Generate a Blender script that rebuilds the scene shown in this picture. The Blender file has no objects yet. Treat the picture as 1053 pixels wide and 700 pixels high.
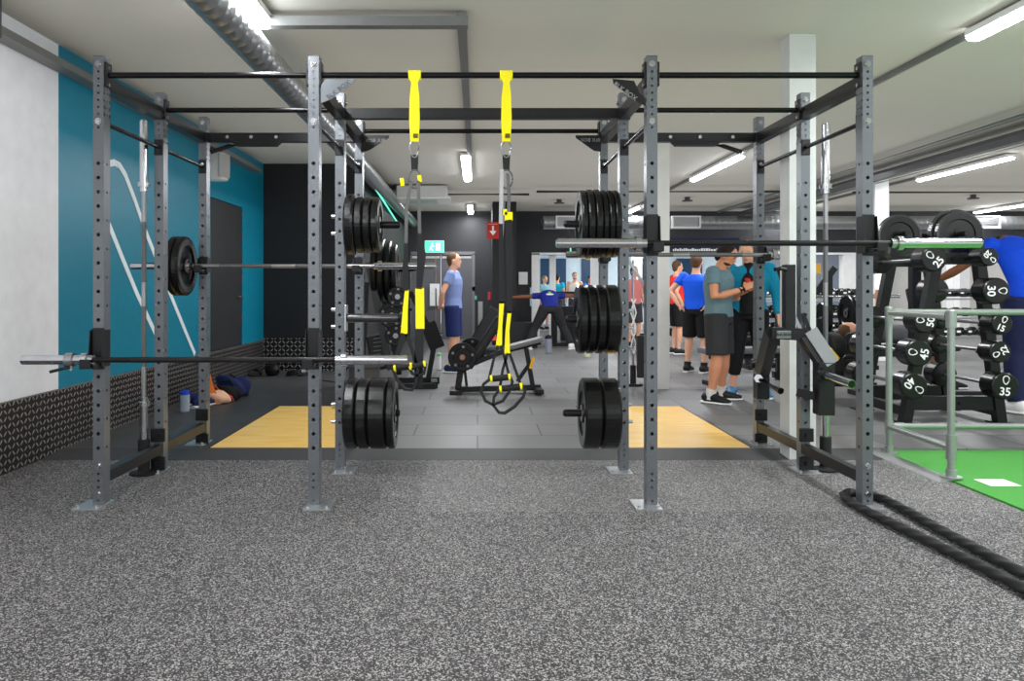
import bpy, bmesh, math, random
from mathutils import Vector, Matrix
random.seed(7)
C = bpy.context.scene.collection
PI = math.pi
F_, VX, VY, CH = 820.0, 491.0, 296.0, 1.17      # focal length (px), vanishing point, camera height
def P(px, py, Y): return Vector(((px-VX)*Y/F_, Y, CH+(VY-py)*Y/F_))
def FL(px, py, h=0.0):
    Y = F_*(CH-h)/(py-VY); return Vector(((px-VX)*Y/F_, Y, h))

# ---------------------------------------------------------------- materials
MATS = {}
def mat(name, col, rough=.5, metal=0., emit=None, es=0., alpha=None, spec=None, bump=None, coat=None):
    if name in MATS: return MATS[name]
    m = bpy.data.materials.new(name); m.use_nodes = True
    nt = m.node_tree; b = nt.nodes['Principled BSDF']
    col = tuple(((c/255.)**2.2) for c in col)
    b.inputs['Base Color'].default_value = (*col, 1)
    b.inputs['Roughness'].default_value = rough; b.inputs['Metallic'].default_value = metal
    if spec is not None: b.inputs['Specular IOR Level'].default_value = spec
    if coat: b.inputs['Coat Weight'].default_value = coat
    if emit:
        b.inputs['Emission Color'].default_value = (*[(c/255.)**2.2 for c in emit], 1); b.inputs['Emission Strength'].default_value = es
    # every material gets a faint procedural variation
    tc = nt.nodes.new('ShaderNodeTexCoord'); no = nt.nodes.new('ShaderNodeTexNoise')
    no.inputs['Scale'].default_value = bump[0] if bump else 9.0; no.inputs['Detail'].default_value = 3
    nt.links.new(tc.outputs['Object'], no.inputs['Vector'])
    mx = nt.nodes.new('ShaderNodeMix'); mx.data_type = 'RGBA'
    mx.inputs[6].default_value = (*[c*.9 for c in col], 1); mx.inputs[7].default_value = (*[min(1, c*1.1) for c in col], 1)
    nt.links.new(no.outputs['Fac'], mx.inputs[0]); nt.links.new(mx.outputs[2], b.inputs['Base Color'])
    if bump:
        bp = nt.nodes.new('ShaderNodeBump'); bp.inputs['Strength'].default_value = bump[1]; bp.inputs['Distance'].default_value = bump[2] if len(bump) > 2 else .002
        nt.links.new(no.outputs['Fac'], bp.inputs['Height']); nt.links.new(bp.outputs['Normal'], b.inputs['Normal'])
    MATS[name] = m
    return m
class NB:
    """little node expression builder"""
    def __init__(s, name, rough=.6, metal=0.):
        s.m = bpy.data.materials.new(name); s.m.use_nodes = True; s.nt = s.m.node_tree
        s.b = s.nt.nodes['Principled BSDF']; s.b.inputs['Roughness'].default_value = rough; s.b.inputs['Metallic'].default_value = metal
        g = s.nt.nodes.new('ShaderNodeNewGeometry'); sp = s.nt.nodes.new('ShaderNodeSeparateXYZ')
        s.nt.links.new(g.outputs['Position'], sp.inputs[0]); s.pos = g.outputs['Position']
        s.x, s.y, s.z = sp.outputs
    def op(s, o, *a):
        n = s.nt.nodes.new('ShaderNodeMath'); n.operation = o
        for i, v in enumerate(a):
            if isinstance(v, (int, float)): n.inputs[i].default_value = v
            else: s.nt.links.new(v, n.inputs[i])
        return n.outputs[0]
    def mix(s, f, a, b):
        n = s.nt.nodes.new('ShaderNodeMix'); n.data_type = 'RGBA'
        for i, v in ((0, f), (6, a), (7, b)):
            if isinstance(v, (int, float)): n.inputs[i].default_value = v
            elif isinstance(v, tuple): n.inputs[i].default_value = (*[(c/255.)**2.2 for c in v], 1)
            else: s.nt.links.new(v, n.inputs[i])
        return n.outputs[2]
    def noise(s, scale, detail=3, stretch=None):
        n = s.nt.nodes.new('ShaderNodeTexNoise'); n.inputs['Scale'].default_value = scale; n.inputs['Detail'].default_value = detail
        if stretch:
            mp = s.nt.nodes.new('ShaderNodeMapping'); mp.inputs['Scale'].default_value = stretch
            s.nt.links.new(s.pos, mp.inputs[0]); s.nt.links.new(mp.outputs[0], n.inputs['Vector'])
        else: s.nt.links.new(s.pos, n.inputs['Vector'])
        return n.outputs['Fac']
    def ramp(s, f, stops):
        n = s.nt.nodes.new('ShaderNodeValToRGB'); e = n.color_ramp.elements
        while len(e) < len(stops): e.new(.5)
        for i, (p, c) in enumerate(stops):
            e[i].position = p; e[i].color = (*[(k/255.)**2.2 for k in c], 1)
        s.nt.links.new(f, n.inputs[0]); return n.outputs[0]
    def col(s, c): s.nt.links.new(c, s.b.inputs['Base Color'])
    def bump(s, h, st=.3, d=.003):
        n = s.nt.nodes.new('ShaderNodeBump'); n.inputs['Strength'].default_value = st; n.inputs['Distance'].default_value = d
        s.nt.links.new(h, n.inputs['Height']); s.nt.links.new(n.outputs[0], s.b.inputs['Normal'])

STEEL = mat('powder_grey_steel', (112,116,121), .34, .5, bump=(400,.08,.0005))
BLK = mat('black_powder_steel', (30,30,32), .38, .2, bump=(300,.1,.0005))
BLKG = mat('black_satin_tube', (26,26,28), .25, .5)
CHROME = mat('chrome', (205,205,210), .16, 1.)
DULL = mat('brushed_steel', (170,170,172), .32, .9)
ZINC = mat('zinc_plate', (205,207,210), .3, .85)
GALV = mat('galvanised_pipe', (165,172,168), .38, .75, bump=(60,.25,.001))
RUB = mat('black_rubber', (19,19,20), .27, 0, bump=(90,.12,.001))
RUBD = mat('matt_black_rubber', (30,30,31), .7, 0, bump=(200,.3,.001))
VINYL = mat('black_vinyl', (30,30,32), .4, 0)
VINYLG = mat('grey_vinyl', (105,105,108), .5, 0)
YEL = mat('yellow_webbing', (250,232,20), .6, 0, bump=(500,.3,.0005))
WEB = mat('black_webbing', (34,34,36), .7, 0, bump=(600,.3,.0005))
WEBG = mat('grey_webbing', (96,96,96), .7, 0, bump=(600,.3,.0005))
WHITE = mat('white_print', (235,235,235), .5)
PWHITE = mat('white_paint', (228,228,228), .6)
LTRIM = mat('light_grey_paint', (200,200,198), .6)
DGREY = mat('dark_grey_paint', (58,59,62), .6)
DOORM = mat('grey_door_paint', (92,93,98), .5)
DUCT = mat('spiral_duct_steel', (175,178,180), .3, .85, bump=(25,.5,.004))
SKIN = mat('skin', (214,160,132), .55)
SKIND = mat('tanned_skin', (190,130,100), .55)
SKINB = mat('brown_skin', (120,74,52), .55)
ORG = mat('orange_fabric', (235,120,50), .7)
NAVY = mat('navy_fabric', (30,40,82), .8, bump=(40,.5,.004))

# ---------------------------------------------------------------- mesh builder
def basis(d):
    d = Vector(d).normalized(); u = Vector((0,0,1)) if abs(d.z) < .95 else Vector((1,0,0))
    a = d.cross(u).normalized(); b = a.cross(d).normalized(); return a, b
class MB:
    def __init__(s, off=(0,0,0)):
        s.v = []; s.f = []; s.fm = []; s.sm = []; s.off = Vector(off); s.m = 0; s.smooth = False
    def add(s, vs, fs, smooth=None):
        n = len(s.v); s.v += [Vector(v)-s.off for v in vs]
        for f in fs: s.f.append([i+n for i in f]); s.fm.append(s.m); s.sm.append(s.smooth if smooth is None else smooth)
        return s
    def box(s, c, size, R=None, bev=0.):
        c = Vector(c); hx, hy, hz = [k/2 for k in size]
        if bev <= 0:
            vs = [Vector((x*hx, y*hy, z*hz)) for x in (-1,1) for y in (-1,1) for z in (-1,1)]
            fs = [(0,1,3,2),(4,6,7,5),(0,4,5,1),(2,3,7,6),(0,2,6,4),(1,5,7,3)]
        else:
            bm = bmesh.new(); bmesh.ops.create_cube(bm, size=1)
            for v in bm.verts: v.co = Vector((v.co.x*size[0], v.co.y*size[1], v.co.z*size[2]))
            bmesh.ops.bevel(bm, geom=bm.edges[:], offset=bev, segments=2, affect='EDGES', profile=.5)
            bm.verts.index_update(); vs = [v.co.copy() for v in bm.verts]; fs = [[v.index for v in f.verts] for f in bm.faces]; bm.free()
        if R is not None: vs = [R @ v for v in vs]
        return s.add([c+v for v in vs], fs)
    def b2(s, lo, hi, bev=0.):
        return s.box([(a+b)/2 for a, b in zip(lo, hi)], [abs(b-a) for a, b in zip(lo, hi)], bev=bev)
    def bar(s, p0, p1, w, h, up=(0,0,1), bev=0.):
        """rectangular bar p0->p1; h measured along up"""
        p0, p1 = Vector(p0), Vector(p1); d = p1-p0; L = d.length; d.normalize()
        u = Vector(up); a = d.cross(u)
        if a.length < 1e-4: u = Vector((0,1,0)); a = d.cross(u)
        a.normalize(); u = a.cross(d)
        R = Matrix((a, d, u)).transposed()
        return s.box((p0+p1)/2, (w, L, h), R, bev)
    def cyl(s, p0, p1, r0, r1=None, n=16, caps=True):
        p0, p1 = Vector(p0), Vector(p1); r1 = r0 if r1 is None else r1; a, b = basis(p1-p0); vs = []
        for p, r in ((p0, r0), (p1, r1)):
            for i in range(n):
                t = 2*PI*i/n; vs.append(p + a*math.cos(t)*r + b*math.sin(t)*r)
        s.add(vs, [(i, (i+1) % n, n+(i+1) % n, n+i) for i in range(n)], True)
        if caps: s.add(vs, [list(range(n))[::-1], list(range(n, 2*n))], False)
        return s
    def tube(s, pts, r, n=10, caps=True, closed=False):
        pts = [Vector(p) for p in pts]; rings = []; N = len(pts)
        prev = None
        for i, p in enumerate(pts):
            if closed: t = pts[(i+1) % N]-pts[i-1]
            else: t = pts[min(i+1, N-1)]-pts[max(i-1, 0)]
            t.normalize()
            if prev is None: a, b = basis(t)
            else:
                a = prev - t*prev.dot(t); a.normalize(); b = t.cross(a)
            prev = a; rr = r[i] if isinstance(r, (list, tuple)) else r
            rings.append([p + (a*math.cos(2*PI*k/n) + b*math.sin(2*PI*k/n))*rr for k in range(n)])
        vs = [v for q in rings for v in q]; fs = []
        for i in range(N if closed else N-1):
            j = (i+1) % N
            for k in range(n): fs.append((i*n+k, i*n+(k+1) % n, j*n+(k+1) % n, j*n+k))
        s.add(vs, fs, True)
        if caps and not closed: s.add(rings[0], [list(range(n))[::-1]], False); s.add(rings[-1], [list(range(n))], False)
        return s
    def sweep(s, pts, rad, lat=(1,0,0), n=16, caps=True, pw=2.0):
        """elliptical sweep: rad list of (rx, ry); rx along lat"""
        pts = [Vector(p) for p in pts]; N = len(pts); vs = []
        for i, p in enumerate(pts):
            t = (pts[min(i+1, N-1)]-pts[max(i-1, 0)]).normalized(); l = Vector(lat); l = (l-t*l.dot(t)).normalized(); b = t.cross(l)
            rx, ry = rad[i] if isinstance(rad[i], (tuple, list)) else (rad[i], rad[i])
            for k in range(n):
                c, q = math.cos(2*PI*k/n), math.sin(2*PI*k/n)
                c = math.copysign(abs(c)**(2/pw), c); q = math.copysign(abs(q)**(2/pw), q)
                vs.append(p + l*c*rx + b*q*ry)
        fs = [(i*n+k, i*n+(k+1) % n, (i+1)*n+(k+1) % n, (i+1)*n+k) for i in range(N-1) for k in range(n)]
        s.add(vs, fs, True)
        if caps: s.add(vs, [list(range(n))[::-1], list(range((N-1)*n, N*n))], True)
        return s
    def lathe(s, c, axis, prof, n=32):
        """prof: list of (r, h) along axis from c, closed caps by r=0"""
        c = Vector(c); d = Vector(axis).normalized(); a, b = basis(d); vs = []
        for r, h in prof:
            for k in range(n):
                t = 2*PI*k/n; vs.append(c + d*h + (a*math.cos(t)+b*math.sin(t))*r)
        fs = [(i*n+k, i*n+(k+1) % n, (i+1)*n+(k+1) % n, (i+1)*n+k) for i in range(len(prof)-1) for k in range(n)]
        return s.add(vs, fs, False)
    def ell(s, c, r, n=16, R=None):
        c = Vector(c); vs = []; m = n//2
        for i in range(m+1):
            th = PI*i/m
            for k in range(n):
                ph = 2*PI*k/n; v = Vector((math.sin(th)*math.cos(ph)*r[0], math.sin(th)*math.sin(ph)*r[1], math.cos(th)*r[2]))
                vs.append(c + (R @ v if R else v))
        fs = [(i*n+k, (i+1)*n+k, (i+1)*n+(k+1) % n, i*n+(k+1) % n) for i in range(m) for k in range(n)]
        return s.add(vs, fs, True)
    def prism(s, pts, d):
        """flat polygon pts (3D), extruded by vector d"""
        pts = [Vector(p) for p in pts]; d = Vector(d); n = len(pts)
        return s.add(pts+[p+d for p in pts], [list(range(n))[::-1], list(range(n, 2*n))]+[(i, (i+1) % n, n+(i+1) % n, n+i) for i in range(n)])
    def ribbon(s, pts, w, t, wd=(1,0,0)):
        """flat strap: width w along wd, thickness t"""
        pts = [Vector(p) for p in pts]; N = len(pts); vs = []
        for i, p in enumerate(pts):
            tg = (pts[min(i+1, N-1)]-pts[max(i-1, 0)]).normalized(); l = Vector(wd); l = (l-tg*l.dot(tg)).normalized(); b = tg.cross(l)
            ww = w[i] if isinstance(w, (list, tuple)) else w
            vs += [p+l*ww/2+b*t/2, p-l*ww/2+b*t/2, p-l*ww/2-b*t/2, p+l*ww/2-b*t/2]
        fs = [(i*4+k, i*4+(k+1) % 4, i*4+4+(k+1) % 4, i*4+4+k) for i in range(N-1) for k in range(4)]+[(3,2,1,0), (N*4-4, N*4-3, N*4-2, N*4-1)]
        return s.add(vs, fs)
    def mesh(s, name, mats):
        me = bpy.data.meshes.new(name); me.from_pydata([tuple(v) for v in s.v], [], s.f)
        for m in (mats if isinstance(mats, (list, tuple)) else [mats]): me.materials.append(m)
        for i, p in enumerate(me.polygons): p.material_index = s.fm[i]; p.use_smooth = s.sm[i]
        bm = bmesh.new(); bm.from_mesh(me); bmesh.ops.recalc_face_normals(bm, faces=bm.faces[:]); bm.to_mesh(me); bm.free()
        me.update(); return me
    def build(s, name, mats, parent=None, loc=None):
        o = bpy.data.objects.new(name, s.mesh(name, mats)); C.objects.link(o)
        if parent is not None: o.parent = parent
        if loc is not None: o.location = loc
        return o
def tag(o, label, cat, group=None, kind=None):
    o['label'] = label; o['category'] = cat
    if group: o['group'] = group
    if kind: o['kind'] = kind
    return o
def thing(name, label, cat, loc=(0,0,0), rot=(0,0,0), group=None):
    o = bpy.data.objects.new(name, None); C.objects.link(o); o.empty_display_size = .1
    o.location = loc; o.rotation_euler = rot
    return tag(o, label, cat, group)
def struct(name, mb, mats):
    o = mb.build(name, mats); o['kind'] = 'structure'; return o
def dup(root, loc, rot=None, label=None, group=None, scale=None):
    r = root.copy(); C.objects.link(r); r.location = loc
    if rot is not None: r.rotation_euler = rot
    if label: r['label'] = label
    if group: r['group'] = group
    if scale: r.scale = scale
    for ch in list(root.children):
        c = ch.copy(); C.objects.link(c); c.parent = r
        for g in ch.children:
            d = g.copy(); C.objects.link(d); d.parent = c
    return r
def text(txt, size, m, parent, center, xd, yd, name='lettering', ext=.001, flip=False, bold=0.):
    cu = bpy.data.curves.new(name, 'FONT'); cu.body = txt; cu.size = size; cu.align_x = 'CENTER'; cu.align_y = 'CENTER'; cu.extrude = ext; cu.offset = bold
    o = bpy.data.objects.new(name, cu); me = bpy.data.meshes.new_from_object(o); bpy.data.objects.remove(o)
    x = Vector(xd).normalized(); y = Vector(yd).normalized(); z = x.cross(y)
    if flip: z = -z
    Mx = Matrix((x, y, z)).transposed()
    for v in me.vertices: v.co = Vector(center) + Mx @ v.co
    me.materials.clear(); me.materials.append(m)
    ob = bpy.data.objects.new(name, me); C.objects.link(ob)
    if parent is not None: ob.parent = parent
    return ob
# ================================================================ SETTING
H = 2.9; PH = .02; YB = 18.; XL = -2.98
# speckled rubber floor
q = NB('speckled_rubber', .62)
vo = q.nt.nodes.new('ShaderNodeTexVoronoi'); vo.inputs['Scale'].default_value = 205; vo.inputs['Randomness'].default_value = .9; q.nt.links.new(q.pos, vo.inputs['Vector'])
sp = q.nt.nodes.new('ShaderNodeSeparateColor'); q.nt.links.new(vo.outputs['Color'], sp.inputs[0])
base = q.ramp(sp.outputs[0], [(0,(14,14,15)), (.36,(46,45,46)), (.66,(80,79,80)), (.88,(180,177,177))])
big = q.noise(1.3, 2)
lt = q.op('MULTIPLY', q.op('MULTIPLY', q.op('GREATER_THAN', q.x, -.32), q.op('GREATER_THAN', q.y, 4.17)), 1.)  # light reflection on the floor, painted in as a paler rectangle
seam = q.op('LESS_THAN', q.op('ABSOLUTE', q.op('SUBTRACT', q.op('FRACT', q.op('DIVIDE', q.op('ADD', q.x, 20.45), 1.25)), .5)), .0016)
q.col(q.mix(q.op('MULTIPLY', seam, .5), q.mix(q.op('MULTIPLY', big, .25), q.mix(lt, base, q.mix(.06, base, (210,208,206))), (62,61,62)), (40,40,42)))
q.bump(sp.outputs[1], .25, .002); q.b.inputs['Specular IOR Level'].default_value = .35
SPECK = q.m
# rubber tiles
q = NB('rubber_tiles', .48); q.b.inputs['Specular IOR Level'].default_value = .5
row = q.op('DIVIDE', q.op('SUBTRACT', q.y, 5.72), .5); ri = q.op('FLOOR', row)
cx = q.op('ADD', q.op('ADD', q.x, 20.0), q.op('MULTIPLY', q.op('MODULO', q.op('ADD', ri, 100), 2), .5))
def near(v, w): return q.op('GREATER_THAN', q.op('ABSOLUTE', q.op('SUBTRACT', q.op('FRACT', v), .5)), .5-w)
sm = q.op('MAXIMUM', near(row, .012), near(cx, .005))
wn = q.nt.nodes.new('ShaderNodeTexWhiteNoise'); wn.noise_dimensions = '2D'
cb = q.nt.nodes.new('ShaderNodeCombineXYZ'); q.nt.links.new(ri, cb.inputs[0]); q.nt.links.new(q.op('FLOOR', cx), cb.inputs[1]); q.nt.links.new(cb.outputs[0], wn.inputs['Vector'])
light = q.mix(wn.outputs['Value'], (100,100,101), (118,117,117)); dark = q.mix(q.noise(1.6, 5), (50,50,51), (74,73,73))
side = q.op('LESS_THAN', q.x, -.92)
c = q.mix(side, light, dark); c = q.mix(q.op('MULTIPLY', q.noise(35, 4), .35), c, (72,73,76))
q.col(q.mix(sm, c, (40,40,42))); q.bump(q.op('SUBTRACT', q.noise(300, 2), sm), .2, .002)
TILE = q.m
# diamond plate
def diamond(name, hx, dark, lite, sc):
    q = NB(name, .34, .6); h = q.y if hx == 'y' else q.x
    u = q.op('MULTIPLY', q.op('ADD', h, 50), sc); v = q.op('MULTIPLY', q.z, sc)
    a = q.op('SUBTRACT', q.op('FRACT', u), .5); b = q.op('SUBTRACT', q.op('FRACT', v), .5)
    p = q.op('SUBTRACT', q.op('MULTIPLY', q.op('MODULO', q.op('ADD', q.op('FLOOR', u), q.op('FLOOR', v)), 2), 2), 1)
    r1 = q.op('DIVIDE', q.op('ADD', a, q.op('MULTIPLY', p, b)), .62); r2 = q.op('DIVIDE', q.op('SUBTRACT', a, q.op('MULTIPLY', p, b)), .2)
    d = q.op('ADD', q.op('MULTIPLY', r1, r1), q.op('MULTIPLY', r2, r2)); k = q.op('LESS_THAN', d, 1.)
    q.col(q.mix(k, dark, lite)); q.bump(q.op('MAXIMUM', q.op('SUBTRACT', 1., d), 0.), .6, .004)  # glint of the raised diamonds is painted in as the lighter colour
    return q.m
DPL = diamond('diamond_plate_side', 'y', (52,50,50), (168,164,160), 22); DPB = diamond('diamond_plate_back', 'x', (46,45,46), (180,176,174), 18)
q = NB('ceiling_paint', .85); q.col(q.mix(q.noise(.6, 2), (184,181,171), (194,191,183))); CEIL = q.m
WWH = mat('white_wall', (226,226,230), .55); TEAL = mat('teal_wall', (6,118,144), .4); WBLK = mat('black_wall', (36,36,38), .6)
WGR = mat('charcoal_wall', (60,61,65), .6)
M = MB().add([(-2.98,-3,0),(14,-3,0),(14,5.45,0),(-2.98,5.45,0)], [(0,1,2,3)]); M.add([(-2.98,-3,-.1),(14,-3,-.1),(14,5.45,-.1),(-2.98,5.45,-.1)], [(3,2,1,0)])
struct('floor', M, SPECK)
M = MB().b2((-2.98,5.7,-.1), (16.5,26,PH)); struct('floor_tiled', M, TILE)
M = MB().prism([(-2.98,5.42,-.05),(-2.98,5.42,.001),(-2.98,5.715,.021),(-2.98,5.715,-.05)], (5.74,0,0)); struct('trim_1', M, mat('rubber_ramp', (62,62,64), .6, bump=(80,.3)))
M = MB().b2((2.8,5.44,-.08),(16.4,5.72,-.0005)); struct('floor_strip', M, SPECK)
M = MB().b2((-3.2,-3,H),(16.5,26.2,H+.2)); struct('ceiling', M, CEIL)
# walls
M = MB().b2((XL-.2,-3,.45),(XL,5.67,H)); struct('wall_left', M, WWH)
M = MB().b2((XL-.2,5.67,.45),(XL,8.9,H)).b2((XL-.2,8.9,2.19),(XL,10.1,H)).b2((XL-.2,10.1,.45),(XL,11.3,H)).b2((XL-.2,8.9,.45),(XL-.1,10.1,2.19)); struct('wall_left_teal', M, TEAL)
M = MB().b2((XL-.2,-3,0),(XL+.006,11.1,.45)); struct('baseboard_left', M, DPL)
M = MB().b2((XL+.006,-3,.445),(XL+.012,11.1,.455)); struct('trim_2', M, mat('plate_edge', (150,150,150), .4, .8))
M = MB().b2((XL,11.1,.4),(-1.57,11.3,H)).b2((-1.77,11.3,0),(-1.57,YB,H)); struct('wall_alcove', M, WBLK)
M = MB().b2((XL,11.09,0),(-1.565,11.3,.47)); struct('baseboard_back', M, DPB)
t = thing('wall_door', 'black door set in the teal wall', 'door', (XL-.05,8.9,.46)); o = MB().b2((0,.02,0),(.045,1.18,1.72)).build('door_panel', WBLK, t); MB().tube([(.05,1.08,.6),(.09,1.08,.6),(.09,1.0,.6)], .01).build('handle', DULL, o)
for i in range(6): MB().b2((.05,1.185,.25+i*.26),(.056,1.2,.38+i*.26)).build('hinge_plate', DULL, t)
# back wall (opening towards the next room) --------------------------------
M = MB().b2((-1.57,YB,1.92),(16.4,YB+.25,H)).b2((-1.57,YB,0),(-1.52,YB+.25,1.92)).b2((-.12,YB,0),(1.25,YB+.25,1.92)); struct('wall_back', M, mat('back_wall_paint', (48,49,52), .6))
M = MB().b2((-.12,YB-.03,1.1),(-.06,YB,1.95)).b2((-.12,YB-.03,0),(-.06,YB,1.2)).b2((-1.5,YB-.03,1.92),(-.06,YB,1.99)); struct('trim_3', M, mat('door_casing', (112,113,116), .5))
for k, (x0, x1) in enumerate(((-1.5,-.83),(-.82,-.12))):
    t = thing('double_door_leaf', ('left' if k == 0 else 'right')+' leaf of the grey double door below the green exit sign', 'door', (x0,YB,0))
    MB().b2((0,.02,.01),(x1-x0,.07,1.92)).build('door_panel', DOORM, t)
    MB().b2((.02,.01,1.84),(x1-x0-.02,.02,1.89)).build('closer_rail', LTRIM, t)
    xx = x1-x0-.1 if k == 0 else .1
    MB().tube([(xx,.01,.75),(xx,-.05,.78),(xx,-.05,1.15),(xx,.01,1.18)], .014).build('pull_handle', DULL, t)
    if k == 0: MB().b2((.55,-.002,0.02),(.56,.02,1.9)).build('edge_strip', mat('oak_edge', (170,140,112), .5), t)
M = MB().b2((.3,16,0),(.78,YB,H)); struct('column_dark', M, WBLK)
M = MB().b2((1.22,YB-.04,0),(1.40,YB+.02,1.95)).b2((1.22,YB-.04,1.92),(9.3,YB+.02,1.965)).b2((1.66,YB+.3,0),(1.80,YB+.45,H)).b2((8.25,YB-.02,0),(8.55,YB+.2,1.95)); struct('trim_4', M, PWHITE)
for x, y, w in ((10.58,18.0,.17),(8.75,19.,.2),(3.0,21,.2),(4.3,22,.25),(12.1,20,.25)):
    M = MB().b2((x,y,0),(x+w,y+w,H)); struct('column_far', M, PWHITE)
# next room
M = MB().b2((1.2,25.3,0),(8.4,25.5,H)).b2((1.0,YB+.2,0),(1.2,25.5,H)); struct('wall_far', M, mat('pale_blue_wall', (186,204,214), .6))
M = MB().b2((8.4,25.3,0),(12.9,25.5,H)); struct('wall_far_grey', M, mat('blue_grey_wall', (112,120,134), .6))
M = MB().b2((12.9,21.0,0),(16.4,21.2,H)).b2((12.9,21.2,0),(13.0,25.5,H)); struct('wall_far_pale', M, mat('pale_grey_wall', (188,186,180), .6))
M = MB().b2((16.3,-3,0),(16.5,26,H)); struct('wall_right', M, WWH)
for x in (2.0,3.3,4.9,6.3):
    o = MB().b2((x,25.2,.6),(x+.8,25.29,2.1)).build('wall_panel', mat('navy_panel', (24,58,88), .4)); tag(o, 'navy panel on the far pale blue wall', 'panel', 'navy panels on the far wall')
# columns of the gym
M = MB().b2((1.96,9.05,PH),(2.18,9.27,H)); struct('column_middle', M, mat('column_paint', (214,214,212), .55))
M = MB().b2((2.125,5.43,0),(2.305,5.6,H)); struct('column_right', M, mat('column_paint2', (196,198,196), .55))
M = MB().b2((6.28,12.6,PH),(6.5,12.82,H)); struct('column_rear', M, PWHITE)

# green turf with alloy edge -------------------------------------------------
q = NB('turf_green', .9); q.col(q.mix(q.noise(160, 4), (44,112,40), (92,170,80))); q.bump(q.noise(320, 3), .8, .006)
o = MB().b2((2.86,-3,-.02),(13.,5.72,.012)).build('turf_mat', q.m); tag(o, 'bright green artificial turf lane behind the pipe rail', 'turf')
o = MB().b2((3.0,4.66,.0125),(3.18,4.82,.0145)).build('turf_marking', WHITE); tag(o, 'white painted dash on the green turf by the rail post', 'marking')
o = MB().prism([(2.78,4.8,.0),(2.8,4.8,.018),(2.87,4.8,.02),(2.885,4.8,.0)], (0,.92,0)).build('edge_trim', ZINC); tag(o, 'metal threshold strip along the edge of the green turf', 'strip')

# plywood lifting platforms ---------------------------------------------------
q = NB('plywood', .3); q.b.inputs['Specular IOR Level'].default_value = .3
g = q.noise(5, 6, (.6,7,1)); q.col(q.ramp(g, [(.25,(226,172,84)), (.5,(244,200,114)), (.75,(252,218,140))]))
for x0, l in ((-1.925,'left plywood lifting platform set flush in the dark tiles'), (.965,'right plywood lifting platform set flush in the grey tiles')):
    o = MB().b2((x0,5.745,.005),(x0+1.0,7.75,.0225)).build('lifting_platform', q.m); tag(o, l, 'platform', 'plywood lifting platforms')
    o2 = MB().b2((x0-.012,5.74,.004),(x0,7.762,.0228)).b2((x0+1.,5.74,.004),(x0+1.012,7.762,.0228)).b2((x0,7.75,.004),(x0+1.,7.762,.0228)).build('edge_joint', RUBD, o)
text('BLK', .09, mat('ink', (60,40,20), .6), [k for k in bpy.data.objects if k.name == 'lifting_platform'][0], (-1.32,7.63,.024), (1,0,0), (0,1,0), ext=.0004)

# logo lines on the teal wall: two thin white strips bent like a pitched arch
def wy(px): return -XL*F_/(VX-px)
def wp(px, py):
    Y = wy(px); return (XL+.004, Y, CH+(VY-py)*Y/F_)
A_ = [wp(*k) for k in ((100,186),(104,174),(110,168.5),(117,167),(122.5,170),(128.5,180),(138,205),(149,237),(160,265),(175,303),(190,340),(200,364))]
B_ = [wp(*k) for k in ((98,196),(112,232),(124,262),(140,301),(159,342),(168,362))]
o = MB().ribbon(A_, .055, .004, (0,1,0)).ribbon(B_, .055, .004, (0,1,0)).build('wall_logo', mat('logo_white', (222,230,236), .5)); tag(o, 'thin white line logo shaped like a leaning arch on the teal wall', 'logo')

# ================================================================ CEILING SERVICES
TUBE = mat('lit_tube', (255,255,255), .5, emit=(245,248,255), es=22.)
def light(x, y0, y1, z, label, pw, grp='fluorescent tube lights', w=.11):
    t = thing('tube_light', label, 'light', (x,(y0+y1)/2,z), group=grp); L = y1-y0
    MB().b2((-w/2-.01,-L/2,0.0),(w/2+.01,L/2,.04)).build('housing', PWHITE, t)
    MB().sweep([(0,-L/2,-.012),(0,L/2,-.012)], [(w/2,.02)]*2, n=12).build('diffuser', TUBE, t)
    la = bpy.data.lights.new('tube_glow', 'AREA'); la.shape = 'RECTANGLE'; la.size = .22; la.size_y = L; la.energy = pw; la.color = (.96,.98,1.)
    lo = bpy.data.objects.new('tube_glow', la); C.objects.link(lo); lo.location = (x,(y0+y1)/2,z-.06)
ZL = 2.84
light(-1.35, 2.95, 5.05, ZL, 'bright ceiling tube light nearest the silver duct, top left', 60)
light(3.3, 3.0, 5.3, ZL, 'ceiling tube light at the top right corner', 60)
light(-.15, 10.1, 12.3, ZL, 'ceiling tube light seen end-on above the double door', 60)
light(-.15, 16.2, 17.8, ZL, 'farthest small tube light seen end-on in the middle', 30)
light(3.33, 10.1, 12.3, ZL, 'slanting tube light right of the white middle column', 60)
light(3.33, 16.6, 17.9, ZL, 'small distant tube light just right of the black upright plates', 30)
light(6.82, 10.2, 12.3, ZL, 'long tube light right of the right-hand front upright', 60)
light(6.85, 16.4, 17.9, ZL, 'short distant tube light between the two right rig uprights', 30)
light(11., 15.6, 17.6, ZL, 'distant tube light above the barbell end at the right', 40)
light(4.0, 21., 23.5, ZL, 'tube light in the room beyond the opening', 90)
light(9.5, 20.5, 23.5, ZL, 'tube light in the room behind the dumbbell racks', 100)
light(14.3, 17, 19.5, ZL, 'tube light above the pale wall at the far right', 40)
light(-1.35, -2.2, .2, ZL, 'tube light behind the viewer on the left', 60)
light(3.3, -2.2, .2, ZL, 'tube light behind the viewer on the right', 60)
light(7.2, 3.0, 5.3, ZL, 'tube light over the green turf', 60)
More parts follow.
